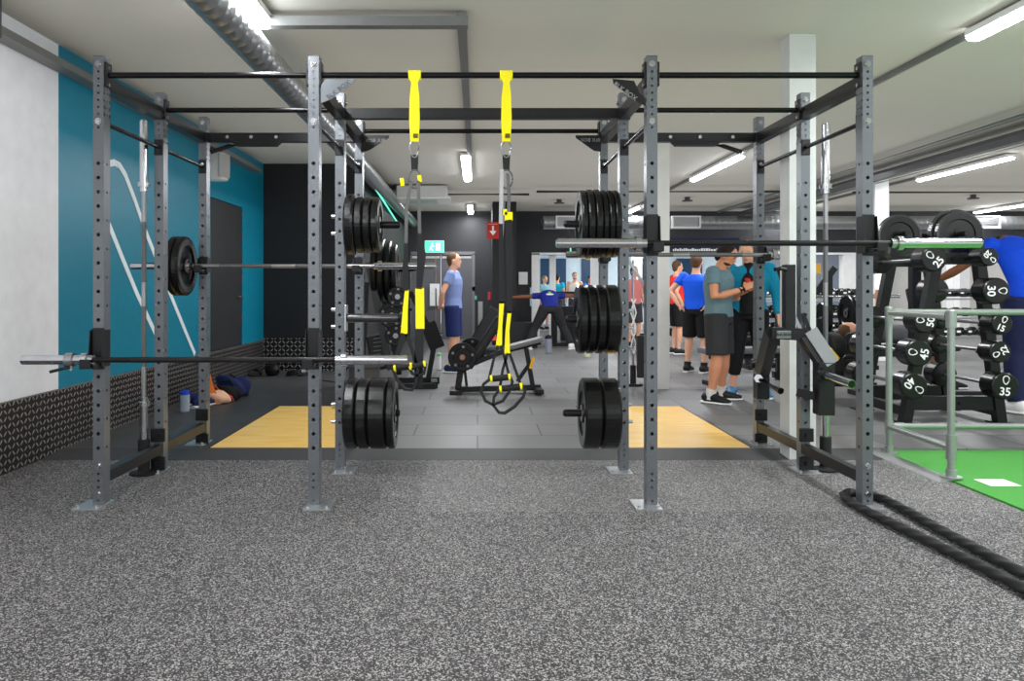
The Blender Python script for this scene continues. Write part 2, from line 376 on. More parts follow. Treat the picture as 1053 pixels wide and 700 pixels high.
# spiral duct
def duct(pts, r, name, label, n=28, rib=.12):
    MBx = MB(); P0, P1 = Vector(pts[0]), Vector(pts[1]); L = (P1-P0).length; k = int(L/rib); ps = []; rs = []
    for i in range(k+1):
        for d, rr in ((0,r),(.44,r*.998),(.5,r*1.02),(.56,r*.998)):
            if i == k and d > 0: break
            ps.append(P0+(P1-P0)*((i+d)/k)); rs.append(rr)
    MBx.tube(ps, rs, n=n); o = MBx.build(name, DUCT); return tag(o, label, 'duct')
duct(((-1.40,1.0,2.70),(-1.44,17.9,2.62)), .1, 'spiral_duct', 'silver spiral duct running back along the ceiling on the left')
p0, p1 = P(372,172,9.5), P(414,237,17.4)
o = MB().tube([p0+(p1-p0)*(i/8) for i in range(9)], .014).build('duct_reflection', mat('teal_reflection', (120,220,200), .4, emit=(90,230,195), es=.9)); tag(o, 'thin teal glowing strip added as the green reflection along the silver spiral duct', 'light')  # no lamp: emissive strip added for the exit sign's reflection on the duct
duct(((1.35,17.0,2.56),(3.6,17.0,2.56)), .14, 'ceiling_duct', 'short silver duct end left of the stacked plates')
duct(((3.75,17.0,2.56),(16.2,17.0,2.56)), .14, 'ceiling_duct', 'long silver duct across the back above the dark wall band')
for x, l in ((1.95,'leftmost vent grille on the back duct'),(4.4,'vent grille on the back duct right of the middle column'),(10.7,'vent grille on the back duct at far right')):
    t = thing('vent_grille', l, 'vent', (x,16.8,2.56)); MB().b2((-.3,-.03,-.13),(.3,.1,-.10)).b2((-.3,-.03,.10),(.3,.1,.13)).b2((-.3,-.03,-.1),(-.27,.1,.1)).b2((.27,-.03,-.1),(.3,.1,.1)).build('frame', PWHITE, t)
    m = MB(); [m.b2((-.27,0,-.1+i*.033),(.27,.02,-.088+i*.033)) for i in range(7)]; m.b2((-.27,.03,-.1),(.27,.05,.1)); m.build('louvre', DULL, t)
def svc(name, label, lo, hi, m, cat='cable tray'):
    o = MB().b2(lo, hi).build(name, m); return tag(o, label, cat)
SV = mat('conduit_grey', (120,121,120), .5, .4); SVD = mat('dark_tray', (84,84,86), .5, .4)
svc('light_trunking', 'grey trunking running back from the cross rail to the end-on tube light', (-.13,4.98,2.84), (-.07,10.1,2.895), SV)
svc('cross_trunking', 'grey cross rail joining the near left light to the centre trunking', (-1.3,4.95,2.80), (-.06,5.03,2.86), SV)
svc('light_trunking', 'trunking between the upper right corner light and the next light back', (3.29,5.3,2.86), (3.33,10.1,2.895), SV)
svc('light_trunking', 'trunking behind the slanting light right of the middle column', (3.31,12.3,2.86), (3.35,16.6,2.895), SV)
svc('light_trunking', 'trunking leading back from the long right-hand light', (6.8,12.3,2.86), (6.85,16.4,2.895), SV)
svc('cable_tray', 'wide dark cable tray running back on the right', (5.6,3.0,2.76), (5.9,17.4,2.80), SVD)
m = MB(); [m.tube([(x,3,z),(x,17.2,z)], r, n=8) for x, z, r in ((5.2,2.82,.03),(5.35,2.84,.02),(6.1,2.8,.03),(6.3,2.82,.02))]; o = m.build('service_pipes', GALV); tag(o, 'bundle of thin pipes beside the dark cable tray', 'pipe')
o = MB().tube([(1.0,13.5,2.8),(5.2,13.5,2.8)], .022, n=8).build('water_pipe', SVD); tag(o, 'thin dark pipe across the ceiling behind the plates', 'pipe')
o = MB().tube([(-.9,13.9,2.8),(.9,13.9,2.8)], .022, n=8).build('water_pipe', SVD); tag(o, 'thin pipe running right from the ceiling cassette', 'pipe')
o = MB().tube([(6.4,13.6,2.8),(14.,13.6,2.8)], .02, n=8).build('water_pipe', SVD); tag(o, 'thin pipe across the ceiling beyond the long right-hand light', 'pipe')
for x, y, l in ((1.6,15.6,'left'),(4.0,15.2,'middle'),(9.2,14.8,'right')):
    o = MB().cyl((x,y,2.9),(x,y,2.84),.05).cyl((x,y,2.84),(x,y,2.82),.1).build('ceiling_sensor', SVD); tag(o, l+' round dark sensor on the far ceiling', 'sensor')
m = MB(); m.b2((XL+.0,1.2,2.70),(XL+.012,10.6,2.80)).b2((XL+.012,1.2,2.70),(XL+.11,10.6,2.706)).b2((XL+.11,1.2,2.70),(XL+.117,10.6,2.75)); o = m.build('cable_tray', mat('zinc_tray', (130,130,128), .5, .6)); tag(o, 'perforated zinc cable tray high along the left wall', 'cable tray')
m = MB(); m.b2((XL,4.7,2.78),(XL+.13,4.76,2.84)).b2((XL+.1,4.7,2.66),(XL+.14,4.76,2.9)); o = m.build('tray_bracket', SVD); tag(o, 'dark bracket holding the tray at the upper left corner', 'bracket')
# cassette, speaker, signs
t = thing('ceiling_cassette', 'square white ceiling air-conditioning cassette left of centre', 'air conditioner', (-.93,13.7,2.72))
MB().box((0,0,.06),(.84,.84,.2), bev=.01).build('casing', LTRIM, t); MB().box((0,0,-.05),(.95,.95,.03), bev=.008).build('panel', LTRIM, t); MB().box((0,0,-.072),(.5,.5,.02), bev=.005).build('intake_grille', mat('intake', (150,170,165), .5), t)
t = thing('wall_speaker', 'white loudspeaker high on the teal wall', 'speaker', (-2.86,8.75,2.5))
MB().sweep([(0,0,-.15),(0,0,-.14),(0,0,.14),(0,0,.15)], [(.09,.09),(.11,.11),(.11,.11),(.09,.09)], n=20, pw=3.5).build('cabinet', LTRIM, t); MB().box((.1,-.06,0),(.02,.16,.26), R=Matrix.Rotation(-.5,3,'Z'), bev=.01).build('front_grille', mat('grille', (160,160,160), .6), t); MB().tube([(-.05,0,0),(-.12,0,0)], .02).build('bracket', DULL, t)
t = thing('exit_sign', 'glowing green exit sign above the grey double door', 'sign', (-.97,YB-.06,2.10))
MB().b2((-.22,0,-.14),(.22,.05,.14)).build('case', LTRIM, t); o = MB().b2((-.21,-.006,-.13),(.21,0,.13)).build('lit_panel', mat('exit_lit', (90,220,160), .5, emit=(70,220,150), es=1.3), t)
m = MB(); m.ell((-.05,-.012,.06),(.022,.006,.022)).bar((-.05,-.01,.03),(-.08,-.01,-.03),.006,.03).bar((-.08,-.01,-.03),(-.03,-.01,-.09),.006,.02).bar((-.08,-.01,-.03),(-.12,-.01,-.08),.006,.02).bar((-.05,-.01,.03),(0,-.01,.0),.006,.018).b2((.04,-.012,-.09),(.13,-.008,.09)); m.build('running_figure', mat('exit_white', (220,255,235), .5, emit=(210,255,230), es=1.2), t)
t = thing('exit_sign', 'small green lettered sign below the silver barbell sleeve in the middle', 'sign', (2.22,YB-.08,2.02)); text('LV', .3, mat('exit_lit2', (120,235,200), .5, emit=(110,235,190), es=.8), t, (0,0,0), (1,0,0), (0,0,1)); MB().b2((-.22,.01,-.13),(.22,.05,.13)).build('case', WBLK, t)
t = thing('fire_sign', 'red sign with a white downward arrow on the dark pillar', 'sign', (.31,15.97,2.32))
MB().b2((-.12,-.02,-.17),(.12,.02,.17)).build('board', mat('sign_red', (176,38,30), .5), t)
m = MB(); m.b2((-.018,-.026,-.02),(.018,-.02,.09)).prism([(-.07,-.026,-.01),(.07,-.026,-.01),(0,-.026,-.1)], (0,.005,0)); m.build('arrow', WHITE, t)
m = MB(); m.b2((-.09,-.026,.12),(.09,-.022,.135)); m.build('caption_line', mat('pinkish', (220,150,140), .5), t)
o = MB().prism([(.46,15.9,2.9),(.56,15.9,2.9),(.5,15.9,1.9)], (0,.02,0)).build('roof_flashing', mat('flash', (150,152,156), .5)); tag(o, 'pointed grey strip hanging beside the red arrow sign', 'strip')
def wallthing(name, label, cat, px, py, w, h, Y, m, d=.015):
    p = P(px, py, Y); o = MB(off=p).box(p, (w, d, h)).build(name, m, loc=p); return tag(o, label, cat)
wallthing('paper_notice', 'white paper notice on the charcoal wall left of the mirror frame', 'notice', 538, 286, .2, .28, YB-.02, PWHITE)
wallthing('paper_notice', 'white paper notice on the grey double door', 'notice', 447, 303, .22, .5, YB-.03, PWHITE)
wallthing('fire_call_point', 'small red call point on the dark pillar', 'call point', 503, 304, .05, .16, 15.98, mat('red_pl', (200,30,50), .4))
wallthing('exit_button', 'small green button plate beside the double door', 'button', 488, 306, .1, .09, YB-.02, mat('green_pl', (90,190,150), .4))
wallthing('wall_sticker', 'pale blue strip on the wall below the mirror frame', 'sticker', 547, 305, .09, .42, YB-.03, mat('paleblue', (150,200,215), .4))
wallthing('banner', 'navy banner with faint white lettering behind the two men', 'banner', 706, 251, 2.2, .26, 16.6, mat('navy_b', (14,28,62), .5))
wallthing('wall_poster', 'white and blue poster on the far grey wall', 'poster', 794, 300, .62, .5, 20.5, mat('poster', (176,200,232), .5, emit=(150,180,230), es=.3, bump=(6,.1)))
wallthing('wall_poster', 'small white caption strip above the white and blue poster', 'poster', 793, 284.5, .3, .1, 20.5, PWHITE)
wallthing('yellow_notice', 'yellow notice on the far grey wall beside the right upright', 'notice', 840, 276, .2, .26, 20.5, mat('yellow_n', (232,176,60), .5))
m = MB(); random.seed(3)
p0 = P(692, 257, 16.58)
x = 0
while x < 1.1:
    w = random.uniform(.02,.05); m.b2((p0.x+x,16.575,p0.z-.02),(p0.x+x+w,16.585,p0.z+random.choice((.02,.035)))); x += w+.012
o = m.build('banner_lettering', WHITE, [k for k in bpy.data.objects if k.name == 'banner'][0]); o.matrix_parent_inverse = Matrix.Translation(-o.parent.location)
# ================================================================ THE RIG
YF, YM, YR = 4.27, 5.08, 5.89           # front faces of the three rows
W, D, HT = .058, .073, 2.415
XO0, XI0, XI1, XO1 = -2.03, -.878, .935, 2.09
HOLES = [(z, .0100) for z in [1.837-.0762*i for i in range(21)]] + [(2.329-.038*i, .006) for i in range(7)] + [(2.03,.006)] + [(.175,.006),(.139,.006),(.103,.006),(.03,.006)]
def perf_face(M, o, ux, w, z0, z1, holes, n=10):
    """vertical wall of a tube with real holes; o = centre bottom point, ux = horizontal direction"""
    holes = sorted(holes); o = Vector(o); ux = Vector(ux); uz = Vector((0,0,1)); cur = z0
    for z, r in holes:
        a, b = z-r-.003, z+r+.003
        if a > cur: M.add([o-ux*w/2+uz*cur, o+ux*w/2+uz*cur, o+ux*w/2+uz*a, o-ux*w/2+uz*a], [(0,1,2,3)])
        hb = (b-a)/2; inner = []; outer = []
        for k in range(n):
            t = 2*PI*(k+.5)/n; c, s_ = math.cos(t), math.sin(t)
            inner.append(o+ux*c*r+uz*(z+s_*r))
            q_ = min((w/2)/max(abs(c),1e-6), hb/max(abs(s_),1e-6)); outer.append(o+ux*c*q_+uz*(z+s_*q_))
        M.add(inner+outer, [(k,(k+1)%n,n+(k+1)%n,n+k) for k in range(n)])
        # corners
        for sx in (-1,1):
            for sz in (-1,1):
                cn = o+ux*sx*w/2+uz*(z+sz*hb)
                pts = [p for p in outer if (p-o).dot(ux)*sx > 0 and (p.z-z)*sz > 0]
                e1 = [p for p in pts if abs(abs((p-o).dot(ux))-w/2) < 1e-5]; e2 = [p for p in pts if abs(abs(p.z-o.z-z)-hb) < 1e-5]
                if e1 and e2:
                    p1 = max(e1, key=lambda p: (p.z-o.z-z)*sz); p2 = max(e2, key=lambda p: (p-o).dot(ux)*sx); M.add([cn, p1, p2], [(0,1,2)])
        # top/bottom and side gaps are closed by the corner fans
        cur = b
    M.add([o-ux*w/2+uz*cur, o+ux*w/2+uz*cur, o+ux*w/2+uz*z1, o-ux*w/2+uz*z1], [(0,1,2,3)])
m = MB()
for sgn in (-1, 1): perf_face(m, (0,sgn*D/2,0), (1,0,0), W, .006, HT, HOLES)
SH = [(z, .008) for z in [1.837-.1524*i for i in range(11)]] + [(2.329-.038*i, .005) for i in range(7)]
for sgn in (-1, 1): perf_face(m, (sgn*W/2,0,0), (0,1,0), D, .006, HT, SH)
m.b2((-W/2,-D/2,HT-.004),(W/2,D/2,HT)); UPM = m.mesh('upright', STEEL)
mb_ = MB(); mb_.b2((-.07,-.12,0),(.07,.08,.007)); 
for x, y in ((-.05,-.09),(.05,-.09)): mb_.cyl((x,y,.007),(x,y,.02),.009,n=8)
BPM = mb_.mesh('base_plate', ZINC)
rig = thing('power_rig', 'grey perforated steel power rig of twelve uprights and black pull-up bars', 'power rack', (0,YM,0))
R0 = Vector((0,YM,0))
def rb(): return MB(off=R0)
for x in (XO0, XI0, XI1, XO1):
    for y in (YF, YM, YR):
        o = bpy.data.objects.new('upright', UPM); C.objects.link(o); o.parent = rig; o.location = (x, y+D/2-YM, PH if y == YR else 0)
        b = bpy.data.objects.new('base_plate', BPM); C.objects.link(b); b.parent = o; b.location = (0,0,.001)
        if x == XO0: b.location = (-.035,0,.001)
        if x == XI0: b.location = (.03,0,.001)
        if x == XI1: b.location = (-.03,0,.001)
        mm = MB()
        zs = (2.37,2.063) + ((.217,.066) if x in (XO0,XO1) else ())
        for z in zs: mm.cyl((0,-D/2,z),(0,-D/2-.012,z),.013,n=6).cyl((0,-D/2,z),(0,-D/2-.004,z),.018,n=12)
        sx = 1 if x < 0 else -1
        if y != YR:
            for z in (2.355,2.265): mm.cyl((sx*W/2,0,z),(sx*(W/2+.014),0,z),.012,n=6)
        if y == YM:
            for z in (2.065,): mm.cyl((0,-D/2,z),(0,-D/2-.012,z),.014,n=6)
        bo = mm.build('bolts', CHROME, o)
# mounting cheeks where the pull-up bars meet the uprights
def pbar(xa, xb, y, z, r=.0165):
    m = rb().cyl((xa,y,z),(xb,y,z),r,n=16); o = m.build('pull_up_bar', BLKG, rig)
    c = rb()
    for x, s in ((xa,1),(xb,-1)): c.box((x+s*.006,y,z),(.012,.07,.13), bev=.003)
    c.build('bar_flange', BLK, o)
yf, ym, yr = YF+D/2, YM+D/2, YR+D/2
for a, b in ((XO0,XI0),(XI0,XI1),(XI1,XO1)): pbar(a+W/2, b-W/2, yf, 2.318)
pbar(XO0+W/2, XI0-W/2, ym, 2.31); pbar(XI1+W/2, XO1-W/2, ym, 2.31)
pbar(XI0+W/2, XI1-W/2, yr, 2.335)
def pbeam(p0, p1, holes=0, h=.066, w=.058, bolts=(), under=False):
    m = rb(); p0, p1 = Vector(p0), Vector(p1); m.bar(p0, p1, w, h); o = m.build('crossmember', BLK, rig); d = (p1-p0)
    if holes:
        k = rb()
        for i in range(holes):
            c = p0+d*((i+.5)/holes); k.cyl(c+Vector((0,-w/2-.0006,0)), c+Vector((0,-w/2+.001,0)), .008, n=10)
        k.build('hole_row', WBLK, o)
    if bolts:
        k = rb()
        for f in bolts:
            c = p0+d*f; k.cyl(c+Vector((0,-w/2-.012,0)), c+Vector((0,-w/2,0)), .014, n=6)
        k.build('bolts', CHROME, o)
    return o
pbeam((XI0+W/2,ym,2.285),(XI1-W/2,ym,2.285), holes=24)
pbeam((XO0+W/2,yr,2.285),(XI0-W/2,yr,2.285), holes=11, bolts=(.14,.3,.47,.72))
pbeam((XI1+W/2,yr,2.285),(XO1-W/2,yr,2.285), holes=11, bolts=(.12,.42,.62,.84))
for x in (XO0, XI0, XI1, XO1):
    for a, b in ((YF,YM),(YM,YR)):
        pbeam((x,a+D,2.28),(x,b,2.28), h=.075, w=.056)
        o = rb().cyl((x,a+D,2.065),(x,b,2.065),.0135,n=12).build('side_bar', BLKG, rig)
        k = rb()
        for y, s in ((a+D,1),(b,-1)): k.box((x,y+s*.005,2.065),(.055,.01,.1), bev=.003)
        k.build('bar_flange', BLK, o)
        if x in (XO0, XO1):
            pbeam((x,a+D,.146),(x,b,.146), h=.06, w=.05)
    if x in (XO0, XO1):
        s = 1 if x > 0 else -1
        for y in (YM, YR):
            k = rb()
            for z in (.235,.055):
                k.box((x-s*0,y-.012,z),(.09,.02,.085), bev=.004); k.cyl((x,y-.02,z),(x,y-.036,z),.014,n=6)
            k.build('clamp_plate', BLK, rig)
# dip-handle bracket under the two rear beams
for xc, s in ((-1.62,1),(1.6,-1)):
    o = rb().prism([(xc-s*.2,YR,2.25),(xc+s*.16,YR,2.25),(xc+s*.13,YR,2.222),(xc-s*.17,YR,2.222)], (0,.06,0)).build('handle_bracket', BLK, rig)
    rb().tube([(xc-s*.14,yr,2.235),(xc-s*.22,yr-.02,2.22),(xc-s*.32,yr-.12,2.16)], .016).build('grip', BLK, o)
# lettered corner gussets
def gusset(pts, y, name='corner_gusset', m=BLK):
    pp = [P(a, b, y) for a, b in pts]; o = MB(off=R0).prism(pp, (0,.006,0)).build(name, m, rig); return o
PRINT = mat('gusset_print', (150,150,150), .5)
g = gusset([(630,81),(631,86),(655,104),(664,109),(664,101),(658,96),(652,83)], YF-.008); c = P(643,94,YF-.009)-R0; text('BLK BOX', .036, PRINT, g, c, (1,0,-.72), (.72,0,1))
g = gusset([(366,81),(362,86),(340,102),(330,106),(330,88),(335,81)], YF-.008, m=STEEL); c = P(348,92.5,YF-.009)-R0; text('BLK BOX', .036, mat('ink_dark', (40,40,42), .5), g, c, (1,0,.72), (-.72,0,1))
g = gusset([(592,139),(618,139),(618,156),(611,155),(608,153),(592,141.5)], YR-.004); c = P(607,144,YR-.005)-R0; text('BLK BOX', .036, PRINT, g, c, (-1,0,0), (0,0,1))
g = gusset([(400,139),(372,139),(371,157),(378,155),(382,153),(400,141.5)], YR-.004); c = P(386,144.5,YR-.005)-R0; text('BLK BOX', .036, PRINT, g, c, (-1,0,0), (0,0,1))
# J-cups
def jcup(x, yface, zbar, hgt=.21, s=1):
    m = rb(); yb = yface-.11
    m.box((x,yface-.008,zbar+hgt/2-.06),(.064,.014,hgt), bev=.003)
    m.box((x,yface-.06,zbar-.036),(.056,.12,.022), bev=.004)
    m.box((x,yface-.155 if hgt > .15 else yface-.14,zbar-.02),(.056,.014,.05), bev=.004)
    for d in (-1,1): m.prism([(x+d*.033,yface-.0,zbar+hgt-.07),(x+d*.033,yface-.03,zbar+hgt-.07),(x+d*.033,yface-.05,zbar-.01),(x+d*.033,yface-.05,zbar-.045),(x+d*.033,yface+.05,zbar-.045),(x+d*.033,yface+.05,zbar+hgt-.07)], (d*.004,0,0))
    m.build('j_cup', BLK, rig)
YBAR = YF-.12
jcup(XO0+.004, YF, .796, .22); jcup(XI0, YF, .796, .22); jcup(XI1, YF, 1.403, .22); jcup(XO1, YF, 1.403, .22)
for x, z in ((XO0+.01,1.329),(XI0,1.329),(XI1,1.41),(XO1,1.41)): jcup(x, YR, z, .13)
# storage pegs
def peg(x, y, z, d, L, m=BLK):
    o = rb().cyl((x,y,z),(x+d*L,y,z),.024,n=16).cyl((x+d*L,y,z),(x+d*(L+.012),y,z),.024,.016,n=16).build('plate_peg', m, rig)
    k = rb().box((x+d*.006,y,z),(.012,.075,.17), bev=.003)
    for dz in (-.055,.055): k.cyl((x-d*(W+.0),y-.0,z+dz),(x-d*(W+.03),y,z+dz),.012,n=8)
    k.build('peg_mount', ZINC, o)
for z, L in ((1.574,.34),(.977,.345),(.368,.34)): peg(XI0+W/2, ym, z, 1, L, BLKG)
for z, L in ((1.58,.34),(.97,.33),(.368,.345)): peg(XI1-W/2, ym, z, -1, L)
o = rb().cyl((XI0+W/2+.02,ym,.977),(XI0+W/2+.34,ym,.977),.028,n=16).build('peg_sleeve', mat('worn_sleeve', (90,90,92), .25, .8), rig)

# ---------------------------------------------------------------- bumper plates
def plate_mb(Dm, t):
    R = Dm/2; b = min(.012, t*.2); d = min(.012, t*.2)
    m = MB(); pr = [(.0255,-t/2+.002),(.06,-t/2+.002),(.062,-t/2+d),(R*.62,-t/2+d),(R*.66,-t/2+.001),(R-b,-t/2),(R,-t/2+b),(R,t/2-b),(R-b,t/2),(R*.66,t/2-.001),(R*.62,t/2-d),(.062,t/2-d),(.06,t/2-.002),(.0255,t/2-.002),(.0255,-t/2+.002)]
    m.smooth = False; m.lathe((0,0,0),(1,0,0),pr,n=48); return m
def plate(x0, y, z, Dm, t, label, group='bumper plates on the rig pegs', name='bumper_plate', m=RUB, ring=True, rim=None):
    o = plate_mb(Dm, t).build(name, m, loc=(x0,y,z)); tag(o, label, 'weight plate', group)
    if ring: MB().lathe((0,0,0),(1,0,0),[(.0256,-t/2-.0005),(.052,-t/2-.0005),(.052,t/2+.0005),(.0256,t/2+.0005),(.0256,-t/2-.0005)],n=28).build('hub_ring', DULL, o)
    if rim: MB().lathe((0,0,0),(1,0,0),[(Dm/2*.70,-t/2-.0015),(Dm/2*.9,-t/2-.0015),(Dm/2*.9,t/2+.0015),(Dm/2*.70,t/2+.0015)],n=36).build('rim_ring', rim, o)
    return o
def stack(x, d, z, lst, tag_):
    names = ['innermost', 'second', 'third', 'fourth', 'fifth', 'sixth']
    for i, (Dm, t, rim) in enumerate(lst):
        n = len(lst); w = 'outermost' if i == n-1 else names[i]
        plate(x+d*t/2, ym, z-(.0), Dm, t-.003, 'black bumper plate, %s on the %s' % (w, tag_), rim=rim); x += d*t
GRIM = mat('grey_rim', (92,94,96), .3, .6)
stack(XI0+W/2+.012, 1, .368, [(.45,.075,None),(.45,.075,None),(.45,.115,None),(.45,.05,GRIM)], 'lower peg of the left stack')
stack(XI0+W/2+.012, 1, 1.574, [(.39,.06,GRIM),(.36,.055,None),(.36,.05,None),(.355,.05,GRIM)], 'upper peg of the left stack')
stack(XI1-W/2-.012, -1, 1.58, [(.43,.04,None),(.43,.038,None),(.43,.038,None),(.44,.045,None),(.44,.045,None),(.43,.04,GRIM)], 'upper peg of the right stack')
stack(XI1-W/2-.012, -1, .97, [(.44,.09,None),(.44,.06,None),(.44,.055,None),(.44,.055,None)], 'middle peg of the right stack')
stack(XI1-W/2-.012, -1, .368, [(.45,.115,None),(.45,.115,None)], 'lower peg of the right stack')

# ---------------------------------------------------------------- barbells
def barbell(label, loc, L, sl, shaft=DULL, rot=(0,0,0), sr=.025, group='barbells'):
    t = thing('barbell', label, 'barbell', loc, rot, group)
    MB().cyl((-L/2+sl,0,0),(L/2-sl,0,0),.0145,n=16).build('shaft', shaft, t)
    k = MB()
    for a, b in ((-L/2+sl+.22,-L/2+sl+.60),(L/2-sl-.60,L/2-sl-.22)): k.cyl((a,0,0),(b,0,0),.0149,n=16)
    k.build('knurling', mat('knurl_dark', (44,44,46), .5, .6, bump=(900,.6,.001)) if shaft is not DULL else mat('knurl_steel', (120,120,122), .5, .8, bump=(900,.6,.001)), t)
    for s in (-1, 1):
        x0 = s*(L/2-sl)
        o = MB().cyl((x0,0,0),(s*L/2,0,0),sr,n=24).cyl((s*L/2,0,0),(s*(L/2+.006),0,0),sr*.75,n=20).build('sleeve', CHROME, t)
        MB().cyl((x0,0,0),(x0+s*.028,0,0),.037,n=24).cyl((x0-s*.03,0,0),(x0,0,0),.024,n=20).build('collar', CHROME, o)
    return t
BSH = mat('black_oxide', (46,45,45), .35, .7)
barbell('black-shafted barbell with silver sleeves, racked low on the left bay', (-1.367,YBAR,.796), 2.0, .34, BSH)
barbell('black-shafted barbell with long silver sleeves, racked high across the right bay', (1.515,YBAR,1.403), 2.2, .435, BSH)
barbell('all-silver barbell on the rear uprights of the left bay, loaded at one end', (-1.405,YR-.11,1.329), 2.2, .415)
barbell('all-silver barbell on the rear uprights of the right bay', (1.476,YR-.11,1.41), 1.66, .17)
barbell('upright silver barbell stored in a floor holder outside the left bay', (-2.10,5.02,1.13), 2.18, .415, rot=(0,PI/2,0))
barbell('upright silver barbell stored in a floor holder outside the right bay', (2.235,5.12,1.13), 2.18, .415, rot=(0,PI/2,0))
for x, y, l, z in ((-2.10,5.02,'left',0),(2.235,5.12,'right',0)):
    t = thing('barbell_holder', 'black floor holder of the upright barbell outside the %s bay' % l, 'bar holder', (x,y,0))
    MB().lathe((0,0,0),(0,0,1),[(0,.001),(.085,.001),(.085,.014),(.04,.022),(.036,.03),(.036,.215),(.028,.22),(.0275,.02),(0,.02)],n=28).build('tube_socket', RUBD, t)
# collars on bars
def clip(label, loc, lev):
    t = thing('barbell_collar', label, 'clamp', loc); MB().lathe((0,0,0),(1,0,0),[(.026,-.02),(.036,-.02),(.036,.02),(.026,.02),(.026,-.02)],n=24).build('clamp_ring', DULL, t)
    if lev: MB().bar((.01,-.01,-.035),(-.09,-.03,-.06),.022,.016,bev=.004).build('lever', RUB, t); MB().cyl((.01,-.01,-.055),(.01,-.01,-.02),.008).build('hinge', DULL, t)
    else:
        MB().tube([(0,0,.036),(.0,-.01,.07),(.012,-.02,.09)], .004).build('spring_arm', CHROME, t); MB().tube([(.01,0,.036),(.03,-.02,.066),(.045,-.03,.07)], .004).build('spring_arm', CHROME, t)
clip('silver clamp collar with black lever on the low left barbell sleeve', (-2.12,YBAR,.796), True)
clip('spring collar on the rear right barbell next to the upright', (2.17,YR-.11,1.41), False)
# plates on the rear-left bar
for i, (x, l) in enumerate(((-2.125,'inner'),(-2.178,'outer'))):
    plate(x, YR-.11, 1.329, .43, .05, l+' black bumper plate on the left end of the rear barbell', 'plates on the rear-left barbell', ring=True, rim=GRIM if i == 0 else None)

# ---------------------------------------------------------------- lever-arm attachment on the right side
t = thing('jammer_arm', 'black square-tube lever arm frame clamped to the right side of the rig', 'rig attachment', (2.1,5.4,0)); L0 = Vector((2.1,5.4,0))
def lb(): return MB(off=L0)
a = P(783,384,5.45); b = P(794,342,5.1); c_ = P(829,344,5.02); d = P(851,378,4.98); e = P(847,424,4.98)
lb().bar(a+Vector((0,0,-.17)),a,.085,.085,up=(0,1,0),bev=.004).bar(a,b,.07,.09,up=(0,1,0),bev=.003).bar(b,c_,.075,.075,bev=.003).bar(c_,d,.1,.075,up=(0,1,0),bev=.003).build('frame', BLK, t)
lb().bar(P(847,426,4.98),P(847,372,4.98),.1,.1,up=(0,1,0),bev=.004).build('side_post', BLK, t)
lb().bar(c_+Vector((.012,-.04,.03)),d+Vector((.012,-.045,.03)),.085,.01,up=(0,-1,.2)).build('face_plate', mat('grey_plate', (128,130,132), .4, .3), t)
o = lb().box(P(806,344,5.015),(.09,.012,.05),bev=.003).build('badge', mat('badge_grey', (120,122,124), .4, .5), t); text('BLK BOX', .024, BLK, o, P(806,344,5.007)-L0, (1,0,0), (0,0,1))
p0 = P(847,385,4.93); p1 = P(876,395,4.64)
o = lb().cyl(p0,p1,.026,n=24).build('plate_sleeve', CHROME, t); lb().cyl(p0,p0+(p1-p0)*.08,.045,n=20).build('sleeve_collar', BLK, o); lb().cyl(p1,p1+(p1-p0)*.01,.022,n=20).build('end_cap', RUB, o)
lb().tube([P(780,389,5.42),P(803,402,5.15)],.022,n=14).build('grip', BLKG, t)
lb().cyl(P(772,374,5.5),P(796,374,5.5),.03,n=14).build('pivot', BLK, t)
lb().bar(P(811,272,5.08),P(811,340,5.08),.066,.066,up=(0,1,0),bev=.004).build('mast', BLK, t)
lb().tube([P(797,277,5.0),P(802,276,5.02),P(808,277,5.05)],.013).build('mast_grip', BLK, t)
lb().bar(P(814,318,5.07),P(823,338,5.05),.02,.02).build('stay', DULL, t); lb().bar(P(826,322,5.07),P(834,342,5.05),.025,.02).build('stay', BLK, t)
lb().bar(P(819,403,5.05),P(841,408,5.0),.02,.05).build('retaining_strap', BLK, t)
lb().cyl(P(780,389,5.42),P(780,389,5.38),.03,n=6).build('pivot_nut', ZINC, t)

